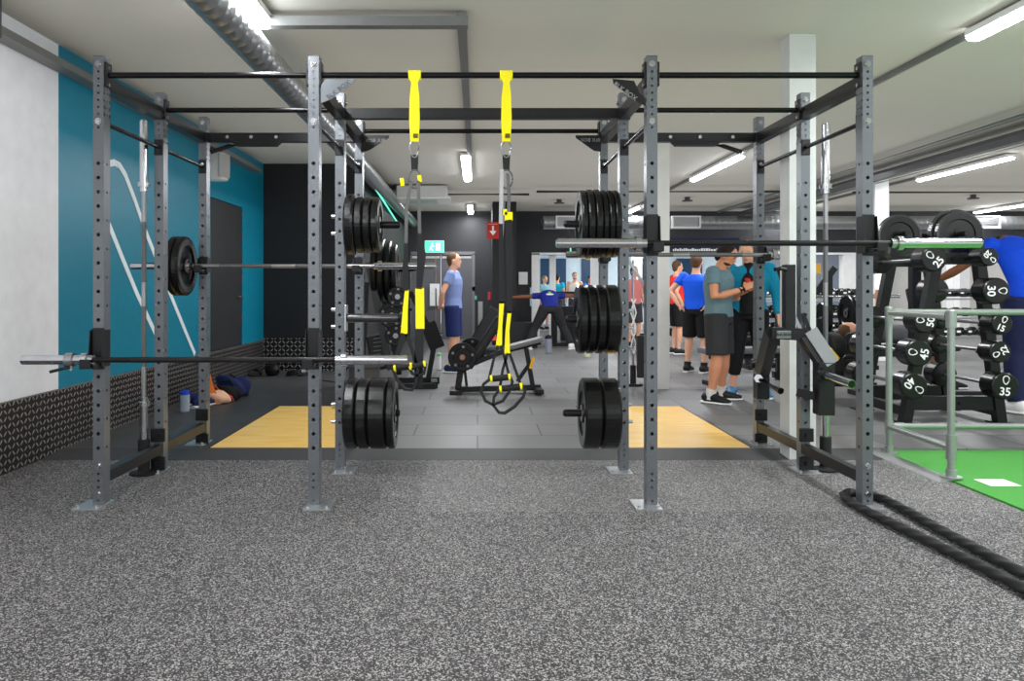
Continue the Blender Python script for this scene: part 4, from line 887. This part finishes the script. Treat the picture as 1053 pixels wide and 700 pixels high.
for dx in (-.25,.25): eb(t).bar((L_.x+dx,8.35,PH),(L_.x+dx,8.35,.85),.05,.08).build('post', BLK, t); eb(t).b2((L_.x+dx-.03,8.1,PH),(L_.x+dx+.03,8.7,PH+.05)).build('foot', BLK, t)
for z in (P(0,368,8.3).z-.03, P(0,391,8.3).z-.03): eb(t).bar((L_.x-.28,8.2,z),(L_.x+.28,8.2,z),.05,.04).bar((L_.x-.28,8.4,z),(L_.x+.28,8.4,z),.05,.04).build('shelf', BLK, t)
o = MB().bar(P(851,358,7.8),P(861,370,7.8),.06,.05,bev=.01).build('resistance_handle', mat('yellow_plastic',(236,190,20),.5)); tag(o, 'small yellow handle lying behind the grey lever arm face', 'handle')
# benches and machines around the middle of the picture
def flat_bench(px, Y, zt, w, rot, label, m=VINYL):
    p = FL(px, VY+F_*(CH-PH)/Y, PH); t = thing('flat_bench', label, 'bench', p, (0,0,rot))
    MB().box((0,0,zt),(w,.28,.07),bev=.02).build('pad', m, t); MB().b2((-w/2+.1,-.03,zt-.1),(w/2-.1,.03,zt-.035)).build('spine', BLK, t)
    for s in (-1,1): MB().b2((s*(w/2-.15)-.03,-.03,.03),(s*(w/2-.15)+.03,.03,zt-.09)).build('leg', BLK, t); MB().b2((s*(w/2-.15)-.03,-.25,0),(s*(w/2-.15)+.03,.25,.05)).build('foot', BLK, t)
flat_bench(786, 11.0, .45, 1.2, 0., 'flat black bench behind the man in the teal jacket')
flat_bench(775, 9.4, .42, 1.3, .15, 'flat bench with pale edge beside the man in grey shorts', VINYLG)
flat_bench(926, 9.2, .46, 1.3, .1, 'black bench behind the left slope of the A-frame rack')
flat_bench(700, 14.2, .40, 1.2, 0, 'low bench behind the man in the blue shirt')
t = thing('cable_machine', 'black weight-stack machine behind the leaning man', 'exercise machine', (1.9,16.2,PH))
eb(t).b2((1.5,16.0,PH),(1.6,16.3,1.1)).build('post', BLK, t); eb(t).b2((2.3,16.0,PH),(2.4,16.3,1.1)).build('post', BLK, t); eb(t).b2((1.5,16.0,1.0),(2.4,16.3,1.1)).build('top_beam', BLK, t); eb(t).b2((1.68,16.05,.1),(2.22,16.25,.8)).build('weight_stack', HEXB, t); eb(t).b2((1.5,15.7,PH),(2.4,16.5,PH+.06)).build('base', BLK, t)
t = thing('cardio_machine', 'grey treadmill standing beyond the leaning man', 'treadmill', (3.4,17.0,PH))
eb(t).b2((2.9,16.6,PH),(3.9,18.0-.1,.22)).build('deck', HEXB, t); eb(t).bar((2.95,16.8,.2),(2.95,16.7,1.15),.06,.08).build('handrail', DULL, t); eb(t).bar((3.85,16.8,.2),(3.85,16.7,1.15),.06,.08).build('handrail', DULL, t); eb(t).b2((2.95,16.6,1.1),(3.85,16.8,1.25)).build('console', HEXB, t)
t = thing('cable_column', 'silver cable column with hanging ropes seen between the right-hand inner uprights', 'exercise machine', P(651,401,9.4)); t.location.z = PH; c = t.location.copy()
eb(t).cyl((c.x,c.y,PH),(c.x,c.y,.03+PH),.12,n=20).build('base', BLK, t); eb(t).cyl((c.x,c.y,PH),(c.x,c.y,.26),.035).build('socket', RUBD, t); eb(t).cyl((c.x,c.y,.26),(c.x,c.y,1.5),.014).build('rod', CHROME, t)
for s in (-1,1): eb(t).tube([(c.x+s*.03*math.sin(k*1.3),c.y-.03,.4+k*.08) for k in range(9)],.008).build('rope', PWHITE, t)
eb(t).bar(P(644,264,9.3),P(662,292,9.3),.03,.03).build('stay', DULL, t); eb(t).box(P(661,365,9.3),(.05,.04,.14),bev=.01).build('yellow_stop', mat('yellow_plastic',(236,190,20),.5), t); eb(t).bar(P(660,388,9.3),P(659,345,9.3),.1,.08,up=(0,1,0)).build('carriage', BLK, t)
t = thing('leg_press_machine', 'black padded machine left of the dark pillar', 'exercise machine', P(493,350,14.)); t.location.z = PH
eb(t).bar(P(492,352,14.),P(512,318,14.),.3,.12,up=(0,1,0),bev=.03).build('backrest', VINYL, t); eb(t).bar(P(494,356,14.1),P(494,310,14.1),.08,.08).build('post', DULL, t); eb(t).b2((.0,13.7,PH),(.5,14.4,.1)).build('base', BLK, t); eb(t).prism([P(504,350,13.7),P(511,350,13.7),P(509,338,13.7)],(0,.02,0)).build('red_guard', mat('red_pl2',(214,60,70),.4), t)
t = thing('step_block', 'dark block stack behind the bench at the back wall', 'plyo box', P(536,345,15.5)); t.location.z = PH
eb(t).b2((.62,15.3,PH),(1.15,15.8,.5)).build('block', VINYL, t)
# ================================================================ PEOPLE
def bake(o, vox, sm=4, fac=.5):
    a = o.modifiers.new('r', 'REMESH'); a.mode = 'VOXEL'; a.voxel_size = vox; a.use_smooth_shade = True
    if sm: b = o.modifiers.new('s', 'SMOOTH'); b.iterations = sm; b.factor = fac
    dg = bpy.context.evaluated_depsgraph_get(); me = bpy.data.meshes.new_from_object(o.evaluated_get(dg)); o.modifiers.clear(); o.data = me
    for p in me.polygons: p.use_smooth = True
    return o
V = Vector
def person(label, loc, rz, sc_, J, skin, shirt, sleeve, bottom, shoes, hair, vox=.011, group=None, fingers=True, jacket=None, cropped=False, socks=None, sleeve_f=.5, bulk=1.0, pants='shorts', face=True, lean=(0,0,0), beard=False, tank=False):
    """local frame: facing -Y, X = person's left... heights for a 1.75 m figure"""
    t = thing('person', label, 'person', loc, (0,0,rz), group); t.scale = (sc_*bulk,sc_*bulk,sc_)
    D_ = dict(pel=(0,0,.95), wai=(0,.0,1.08), che=(0,-.0,1.28), nek=(0,.01,1.47), hed=(0,-.015,1.625),
              shL=(-.185,0,1.425), shR=(.185,0,1.425), elL=(-.24,.02,1.14), elR=(.24,.02,1.14), wrL=(-.25,-.06,.9), wrR=(.25,-.06,.9), haL=(-.25,-.09,.81), haR=(.25,-.09,.81),
              hiL=(-.09,0,.93), hiR=(.09,0,.93), knL=(-.11,-.02,.5), knR=(.11,-.02,.5), anL=(-.12,.02,.085), anR=(.12,.02,.085), toL=(-.13,-.15,.03), toR=(.13,-.15,.03), look=(0,-1,0))
    D_.update(J); D_ = {k: V(v) for k, v in D_.items()}
    lat = (D_['shR']-D_['shL']).normalized(); hl = (D_['hiR']-D_['hiL']).normalized()
    # ---- torso rings
    def torso(g, top=True):
        pel, wai, che, nek = D_['pel'], D_['wai'], D_['che'], D_['nek']; up = (nek-che).normalized()
        pts = [pel-(wai-pel).normalized()*.07, pel, wai, che, che+(nek-che)*.45, che+(nek-che)*.72, nek-up*.015]; rd = [(.135,.1),(.165,.115),(.145,.103),(.172,.122),(.175,.115),(.135,.09),(.062,.062)]
        return pts, [(a+g, b+g) for a, b in rd]
    m = MB(); p, r = torso(0); m.sweep(p, r, lat, n=20)
    hd = D_['hed']; nk = D_['nek']; look = D_['look'].normalized(); up = (hd-nk).normalized(); side = look.cross(up).normalized(); up2 = side.cross(look).normalized()
    Rh = Matrix((side, look, up2)).transposed()
    m.sweep([nk-up*.03, nk+up*.04, hd-up*.05], [(.065,.062),(.055,.055),(.055,.06)], side, n=14)
    m.ell(hd+up2*.02, (.074,.094,.1), 20, Rh); m.ell(hd+look*.022-up2*.045, (.056,.066,.075), 16, Rh)
    m.ell(hd+look*.098-up2*.018, (.012,.018,.022), 10, Rh); m.ell(hd+look*.09+up2*.0, (.009,.01,.03), 8, Rh); m.ell(hd+look*.083-up2*.052, (.024,.012,.014), 10, Rh); m.ell(hd+look*.075-up2*.09, (.025,.018,.018), 10, Rh)
    for s in (-1, 1): m.ell(hd+side*s*.076-up2*.005, (.012,.02,.032), 10, Rh)
    for s, S in (('L',-1),('R',1)):
        sh, el, wr, ha = D_['sh'+s], D_['el'+s], D_['wr'+s], D_['ha'+s]
        m.ell(sh, (.06,.058,.058), 14)
        m.sweep([sh, sh.lerp(el,.4), el, el.lerp(wr,.3), wr], [.052,.047,.038,.042,.026], (ha-wr).orthogonal() if abs((el-sh).normalized().x) > .9 else (1,0,0), n=14)
        hv = (ha-wr); hn = hv.normalized(); L = .075; pn = D_.get('pn'+s, V((1,0,0))); pn = (pn-hn*pn.dot(hn)).normalized(); wd = hn.cross(pn).normalized()
        m.sweep([wr, wr+hn*.03, wr+hn*L], [(.026,.02),(.036,.017),(.04,.014)], wd, n=12)
        if fingers:
            curl = D_.get('curl'+s, V((.35,0,0))).x
            for i, (o_, ln) in enumerate(((-.03,.066),(-.01,.076),(.01,.072),(.029,.056))):
                b0 = wr+hn*(L-.008)+wd*o_; d = hn; q_ = [b0]
                for k in range(3):
                    q_.append(q_[-1]+d*ln*(.45,.3,.25)[k]); a_ = curl*(1.,1.2,.8)[k]; d = (d*math.cos(a_)+pn*math.sin(a_)).normalized()
                m.tube(q_, [.0098,.0095,.009,.0075], n=8)
            tb_ = wr+hn*.02-wd*.03*S; m.tube([tb_, tb_-wd*.025*S+hn*.03+pn*.008, tb_-wd*.03*S+hn*.058+pn*.018], [.013,.011,.008], n=8)
        else: m.sweep([wr+hn*L, wr+hn*(L+.07)], [(.036,.014),(.025,.012)], wd, n=10)
        hi, kn, an, to = D_['hi'+s], D_['kn'+s], D_['an'+s], D_['to'+s]
        m.sweep([hi+V((0,0,.03)), hi.lerp(kn,.35), kn, kn.lerp(an,.28), kn.lerp(an,.7), an], [(.088,.09),(.08,.083),(.054,.056),(.057,.06),(.038,.04),(.035,.038)], hl, n=16)
        m.ell(an-V((0,0,.01)), (.038,.045,.045), 10)
    body = m.build('body', skin, t); bake(body, vox, 4, .5)
    # ---- clothes
    m = MB(); p, r = torso(.017); p = p[:]; 
    if tank: p = p[:6]; r = r[:6]
    m.sweep(p, r, lat, n=22)
    for s in 'LR':
        sh, el = D_['sh'+s], D_['el'+s]
        if not tank: m.ell(sh, (.072,.07,.068), 14); m.sweep([sh, sh.lerp(el,sleeve_f*.5), sh.lerp(el,sleeve_f)], [.066,.064,.062], (1,0,0) if abs((el-sh).normalized().x) < .9 else (0,1,0), n=16)
        if sleeve_f >= 1:
            wr = D_['wr'+s]; m.sweep([el-(el-sh).normalized()*.02, el.lerp(wr,.5), el.lerp(wr,.93)], [.058,.052,.042], (0,1,0), n=14); m.ell(el, (.058,)*3, 12)
    o = m.build('jacket' if jacket else 'shirt', shirt, t); bake(o, vox*1.05, 5)
    if jacket:
        # open front: inner tee panel shown in front
        wa_ = D_['wai']; ch = D_['che']; pe = D_['pel']; fw = lat.cross((D_['nek']-ch).normalized()).normalized(); fw = fw if fw.dot(D_['look']) > 0 else -fw
        MB().sweep([pe+fw*.07-V((0,0,.03)), wa_+fw*.075, ch+fw*.085, D_['nek']+fw*.045], [(.1,.09),(.085,.09),(.075,.08),(.045,.04)], lat, n=18).build('undershirt', jacket, t)
    m = MB(); pel = D_['pel']; wa = D_['wai']
    m.sweep([pel-V((0,0,.09)), pel, pel.lerp(wa,.45)], [(.15,.125),(.18,.13),(.168,.122)], hl, n=20)
    for s in 'LR':
        hi, kn, an = D_['hi'+s], D_['kn'+s], D_['an'+s]
        if pants == 'shorts': m.sweep([hi+V((0,0,.03)), hi.lerp(kn,.45), hi.lerp(kn,.95)], [(.105,.11),(.1,.105),(.098,.1)], hl, n=18)
        else:
            e_ = .62 if pants == 'tights' else .97; g = .012 if pants == 'tights' else .022
            m.sweep([hi+V((0,0,.03)), hi.lerp(kn,.4), kn, kn.lerp(an,.28), kn.lerp(an,e_)], [(.095+g,.095+g),(.085+g,.088+g),(.058+g,.06+g),(.06+g,.063+g),(.045+g,.047+g)], hl, n=16)
    o = m.build({'shorts':'shorts','tights':'leggings'}.get(pants,'trousers'), bottom, t); bake(o, vox*1.05, 4)
    for s in 'LR':
        an, to = D_['an'+s], D_['to'+s]; f = V((to.x-an.x,to.y-an.y,0)).normalized(); l = V((-f.y,f.x,0)); z0 = min(an.z-.085, to.z-.03); b = V((an.x,an.y,z0))
        o = MB().sweep([b-f*.085+V((0,0,.05)), b-f*.06+V((0,0,.06)), b+V((0,0,.068)), b+f*.07+V((0,0,.052)), b+f*.14+V((0,0,.04)), b+f*.19+V((0,0,.034))], [(.02,.03),(.042,.055),(.044,.062),(.047,.045),(.045,.034),(.022,.02)], l, n=16).build('shoe', shoes, t)
        MB().sweep([b-f*.095+V((0,0,.013)), b+V((0,0,.013)), b+f*.12+V((0,0,.013)), b+f*.195+V((0,0,.016))], [(.034,.013),(.045,.013),(.05,.013),(.025,.011)], l, n=14, pw=3).build('sole', PWHITE, o)
        if socks: MB().sweep([an-V((0,0,.04)), an+V((0,0,.03)), an.lerp(D_['kn'+s],.17)], [.048,.046,.05], (1,0,0), n=14).build('sock', socks, t)
    if hair is not None:
        m = MB(); m.ell(hd+up2*.034-look*.018, (.081,.094,.096), 22, Rh); m.ell(hd-look*.05-up2*.02, (.068,.05,.07), 14, Rh)
        o = m.build('hair', hair, t); bake(o, .009, 3)
    if beard: MB().ell(hd+look*.034-up2*.068, (.053,.054,.034), 16, Rh).build('beard', mat('beard_brown', (60,42,34), .8), t)
    if face:
        for s in (-1, 1):
            MB().ell(hd+look*.087+side*s*.03+up2*.012, (.011,.006,.006), 10, Rh).build('eye', mat('eye_dark', (40,30,26), .3), t)
            MB().ell(hd+look*.087+side*s*.03+up2*.032, (.018,.007,.004), 8, Rh).build('eyebrow', hair or skin, t)
        MB().ell(hd+look*.0945-up2*.056, (.02,.006,.005), 10, Rh).build('mouth', mat('lip', (170,96,88), .5), t)
    return t
HB = mat('brown_hair', (86,62,44), .8); HBK = mat('black_hair', (28,22,20), .8); HLB = mat('fair_hair', (150,116,78), .8)
SB = mat('shoe_black', (26,26,28), .6); SN = mat('shoe_navy', (34,44,70), .6); SBL = mat('shoe_blue', (60,120,170), .6); SW = mat('shoe_white', (225,225,225), .6)
def cloth(n, c): return mat(n, c, .85, bump=(22,.5,.012))
# man in periwinkle T-shirt, facing right, hands behind his back
f = FL(466, 382.5, PH)
person('man in a periwinkle T-shirt and navy shorts facing right, hands behind his back', (f.x,f.y,PH), R_(80), .935,
       dict(elL=(-.27,.10,1.16), elR=(.27,.10,1.16), wrL=(-.11,.17,.97), wrR=(.11,.17,.97), haL=(-.02,.18,.92), haR=(.02,.19,.94), look=(.0,-1,.05)),
       SKIN, cloth('periwinkle', (122,138,188)), None, cloth('navy_short', (30,42,88)), SN, HB, vox=.012)
# man in slate T-shirt, looking down at his hands
f = FL(739, 413, PH)
person('man in a slate green T-shirt and dark grey shorts looking down at his hands', (f.x,f.y,PH), R_(58), .92,
       dict(hed=(0,-.07,1.60), look=(0,-1,-.55), nek=(0,-.015,1.465), elL=(-.25,-.03,1.15), elR=(.24,-.03,1.15), wrL=(-.10,-.26,1.24), wrR=(.08,-.27,1.24), haL=(-.03,-.32,1.30), haR=(.0,-.33,1.3),
            curlL=(.7,0,0), curlR=(.7,0,0), knL=(-.13,-.02,.5), anL=(-.15,.03,.085), anR=(.15,.02,.085), toL=(-.19,-.14,.03), toR=(.2,-.14,.03)),
       SKIND, cloth('slate_green', (92,116,124)), None, cloth('charcoal_short', (46,47,50)), SB, HBK, vox=.009, socks=mat('white_sock', (205,200,195), .8), beard=True, bulk=1.17)
t_ = [o for o in bpy.data.objects if o.name.startswith('person')][-1]
for s, a_, b_ in (('L',(-.13,-.222,1.224),(-.105,-.253,1.238)),('R',(.115,-.225,1.225),(.087,-.26,1.238))): MB().tube([a_, b_], .036, n=14).build('wrist_wrap', mat('wrist_black', (24,24,26), .7), t_)
o = MB().box((0,0,0),(.05,.1,.01),R=Matrix.Rotation(.6,3,'X')).build('phone', mat('phone_red', (170,36,40), .3)); o.location = f+V((.25,-.15,1.215)); tag(o, 'small red phone held by the man in the slate T-shirt', 'phone')
# taller man in teal jacket
f = FL(770, 408, PH)
person('man in an open teal jacket, black top and leggings facing the viewer', (f.x,f.y,PH), R_(-22), .955,
       dict(hed=(-.01,-.05,1.60), look=(-.15,-1,-.4), elR=(.27,.03,1.13), wrR=(.28,-.05,.9), haR=(.28,-.08,.82), elL=(-.26,.02,1.13), wrL=(-.16,-.2,1.08), haL=(-.1,-.27,1.1),
            anL=(-.16,.02,.085), anR=(.16,.02,.085), toL=(-.19,-.15,.03), toR=(.2,-.14,.03)),
       SKIN, cloth('teal_jacket', (14,124,156)), None, cloth('black_tight', (22,22,25)), SBL, HLB, vox=.01, jacket=cloth('black_tee', (22,22,24)), bulk=1.1, sleeve_f=1., pants='tights')
# man in royal blue shirt, back to us, hand on hip
f = FL(716, 383, PH)
person('man in a royal blue shirt and black shorts, hand on hip, seen from behind', (f.x,f.y,PH), R_(140), .92,
       dict(elR=(.34,.10,1.2), wrR=(.2,.13,1.0), haR=(.15,.1,.95), elL=(-.34,.08,1.2), wrL=(-.2,.12,1.0), haL=(-.15,.1,.95), look=(.1,-1,0)),
       SKIN, cloth('royal_blue', (22,84,214)), None, cloth('black_short', (22,22,24)), SB, HB, vox=.013, socks=SB, bulk=1.08)
f = FL(696, 364, PH)
person('person in a red T-shirt half hidden by the white middle column', (f.x,f.y,PH), R_(100), .93, dict(elL=(-.2,.1,1.15), wrL=(-.2,-.02,.95), haL=(-.2,-.05,.88)), SKIN, cloth('red_tee', (226,52,44)), None, cloth('black_short', (22,22,24)), SB, HB, vox=.018, fingers=False, face=False)
# person bending over with arms spread
f = V(((566-VX)*15./F_,15.0,PH))
person('person in a blue printed T-shirt and black trousers bent over with arms spread', f, R_(180), .98,
       dict(pel=(0,-.02,.80), wai=(0,-.13,.90), che=(0,-.30,1.0), nek=(0,-.5,1.03), hed=(0,-.62,.96), look=(0,-.6,-.8), shL=(-.2,-.4,1.02), shR=(.2,-.4,1.02),
            elL=(-.46,-.36,1.02), elR=(.46,-.36,1.0), wrL=(-.66,-.3,.98), wrR=(.70,-.3,.99), haL=(-.74,-.28,.97), haR=(.78,-.27,.99), hiL=(-.1,0,.78), hiR=(.1,0,.78),
            knL=(-.24,-.08,.43), knR=(.3,-.06,.4), anL=(-.4,.05,.09), anR=(.42,.05,.09), toL=(-.5,-.1,.03), toR=(.5,-.1,.03)),
       SKINB, cloth('deep_blue', (30,44,130)), None, cloth('black_trouser', (40,40,43)), SW, HBK, vox=.017, pants='trousers', fingers=False, face=False)
t_ = [o for o in bpy.data.objects if o.name.startswith('person')][-1]
m = MB(); m.ell((.0,-.2,1.087),(.035,.03,.02),10); m.build('green_print', mat('lime_print', (120,200,80), .6), t_); MB().ell((0,-.12,1.05),(.08,.03,.02),10).build('white_print', WHITE, t_)
# far room
f = P(591,300,21.5); person('bearded man in a cream tank top in the room beyond the opening', (f.x,21.5,PH), 0., .90, {}, SKIN, cloth('cream_tank', (226,216,206)), None, cloth('grey_tr', (60,60,64)), SB, HBK, vox=.02, tank=True, fingers=False, beard=True)
f = P(560,300,21.8); person('person in a pale teal top far left in the room beyond', (f.x,21.8,PH), R_(40), .85, {}, SKIN, cloth('pale_teal', (120,178,190)), None, cloth('grey_tr', (60,60,64)), SB, HLB, vox=.025, fingers=False, face=False)
f = P(573,300,22.2); person('person in a bright cyan top in the room beyond', (f.x,22.2,PH), R_(150), .88, {}, SKIN, cloth('cyan_top', (20,164,196)), None, cloth('grey_tr', (60,60,64)), SB, HBK, vox=.025, fingers=False, face=False)
f = P(607,300,22.6); person('dark-haired person behind the bearded man', (f.x,22.6,PH), R_(20), .86, {}, SKIND, cloth('blue_top2', (40,90,170)), None, cloth('grey_tr', (60,60,64)), SB, HBK, vox=.025, fingers=False, face=False)
f = P(652,300,15.6); person('person in a pink and red top seen between the right inner uprights', (f.x,15.6,PH), R_(30), .9, {}, SKIN, cloth('pink_red', (204,120,118)), None, cloth('grey_tr', (60,60,64)), SB, HB, vox=.02, fingers=False, face=False)
# big figure at the right edge, stooping towards the rack
f = V(((1058-VX)*7.35/F_,7.35,PH))
person('person in a bright blue T-shirt and navy joggers bending at the right edge', f, R_(180), 1.1,
       dict(pel=(-.03,.0,.95), wai=(-.03,-.04,1.1), che=(-.02,-.12,1.30), nek=(-.03,-.34,1.45), hed=(-.05,-.5,1.40), look=(.2,-.8,-.6), shL=(-.2,-.24,1.42), shR=(.16,-.24,1.42),
            elR=(.36,-.36,1.22), wrR=(.50,-.5,1.10), haR=(.57,-.54,1.09), elL=(-.26,-.35,1.15), wrL=(-.2,-.52,1.0), haL=(-.18,-.58,.95), anR=(.14,.05,.085), toR=(.2,-.12,.03)),
       SKINB, cloth('bright_blue', (14,70,206)), None, cloth('navy_jog', (26,32,66)), SW, HBK, vox=.012, pants='trousers')
# person lying on the bench behind the rack
f = V(((926-VX)*9.2/F_,9.2,.535))
person('fair-skinned person lying on the bench seen behind the A-frame rack', (f.x+.2,9.25,PH), R_(90), .9,
       dict(pel=(0,.2,.68), wai=(0,.33,.69), che=(0,.5,.70), nek=(0,.7,.71), hed=(0,.86,.74), look=(0,-.25,1), shL=(-.18,.64,.66), shR=(.18,.64,.66), elL=(-.3,.62,.9), elR=(.3,.62,.9), wrL=(-.2,.6,1.12), wrR=(.2,.6,1.12), haL=(-.2,.6,1.2), haR=(.2,.6,1.2),
            hiL=(-.1,.15,.62), hiR=(.1,.15,.62), knL=(-.16,-.28,.55), knR=(.16,-.28,.55), anL=(-.2,-.35,.1), anR=(.2,-.35,.1), toL=(-.2,-.5,.03), toR=(.2,-.5,.03)),
       SKIN, cloth('grey_top', (90,90,96)), None, cloth('black_short', (22,22,24)), SB, HB, vox=.018, fingers=False, face=False)
# ================================================================ every separate piece of these parts becomes a part of its own
def islands(me):
    par = list(range(len(me.vertices)))
    def find(a):
        while par[a] != a: par[a] = par[par[a]]; a = par[a]
        return a
    for e in me.edges:
        a, b = find(e.vertices[0]), find(e.vertices[1])
        if a != b: par[a] = b
    g = {}
    for v in me.vertices: g.setdefault(find(v.index), []).append(v.index)
    return list(g.values())
def split(o, nm, pad=.002):
    me = o.data; isl = islands(me)
    bb = []
    for i in isl:
        cs = [me.vertices[k].co for k in i]; bb.append(([min(c[j] for c in cs)-pad for j in range(3)], [max(c[j] for c in cs)+pad for j in range(3)], set(i)))
    merged = True
    while merged:
        merged = False
        for a in range(len(bb)):
            for b in range(a+1, len(bb)):
                if all(bb[a][0][j] <= bb[b][1][j] and bb[b][0][j] <= bb[a][1][j] for j in range(3)):
                    bb[a] = ([min(x, y) for x, y in zip(bb[a][0], bb[b][0])], [max(x, y) for x, y in zip(bb[a][1], bb[b][1])], bb[a][2] | bb[b][2]); bb.pop(b); merged = True; break
            if merged: break
    if len(bb) < 2: o.name = nm; return
    kids = list(o.children); first = True; mats = list(me.materials); polys = [(list(p.vertices), p.use_smooth, p.material_index) for p in me.polygons]
    for lo, hi, idx in bb:
        ids = sorted(idx); mp = {v: k for k, v in enumerate(ids)}; n = bpy.data.meshes.new(nm); pf = [p for p in polys if p[0][0] in idx]
        n.from_pydata([tuple(me.vertices[k].co) for k in ids], [], [[mp[v] for v in p[0]] for p in pf])
        for m_ in mats: n.materials.append(m_)
        for q_, p in zip(n.polygons, pf): q_.use_smooth = p[1]; q_.material_index = p[2]
        n.update()
        if first: o.data = n; o.name = nm; first = False
        else:
            c = o.copy(); c.data = n; C.objects.link(c); c.name = nm
SPLIT = {'bolts':'bolt','bar_flange':'bar_flange','clamp_fittings':'clamp_fitting','peg_mount':'peg_bolt','cross_beam':None,'bolt':'bolt','saddle_arm':'saddle_arm','shelf':'shelf','storage_horn':'storage_horn','pad_ribs':None,'service_pipes':None,'long_rail':'long_rail','j_cup':None,'knurling':'knurling','print_marks':'print_mark','clamp_plate':'clamp_plate','yellow_ring':'yellow_ring'}
for o in list(bpy.data.objects):
    b = o.name.split('.')[0]
    if o.type == 'MESH' and SPLIT.get(b) and o.data.users == 1: split(o, SPLIT[b])
# ================================================================ CAMERA / WORLD
cam = bpy.data.cameras.new('camera'); cam.sensor_width = 36; cam.sensor_fit = 'HORIZONTAL'; cam.lens = F_*36/1053
cam.shift_x = (526.5-VX)/1053; cam.shift_y = -(350-VY)/1053; cam.clip_start = .05; cam.clip_end = 200
co = bpy.data.objects.new('camera', cam); C.objects.link(co); co.location = (0,0,CH); co.rotation_euler = (PI/2,0,0)
sc = bpy.context.scene; sc.camera = co
w = bpy.data.worlds.new('world'); w.use_nodes = True; w.node_tree.nodes['Background'].inputs[0].default_value = (.93,.96,1,1); w.node_tree.nodes['Background'].inputs[1].default_value = .9; sc.world = w
sc.view_settings.view_transform = 'Standard'; sc.view_settings.look = 'None'; sc.view_settings.exposure = .3
try:
    sc.cycles.use_denoising = True; sc.cycles.use_fast_gi = True; sc.cycles.fast_gi_method = 'ADD'; sc.world.light_settings.distance = 1.6; sc.world.light_settings.ao_factor = .36; sc.cycles.max_bounces = 6; sc.cycles.diffuse_bounces = 4; sc.cycles.glossy_bounces = 3; sc.cycles.sample_clamp_indirect = 4
except Exception: pass
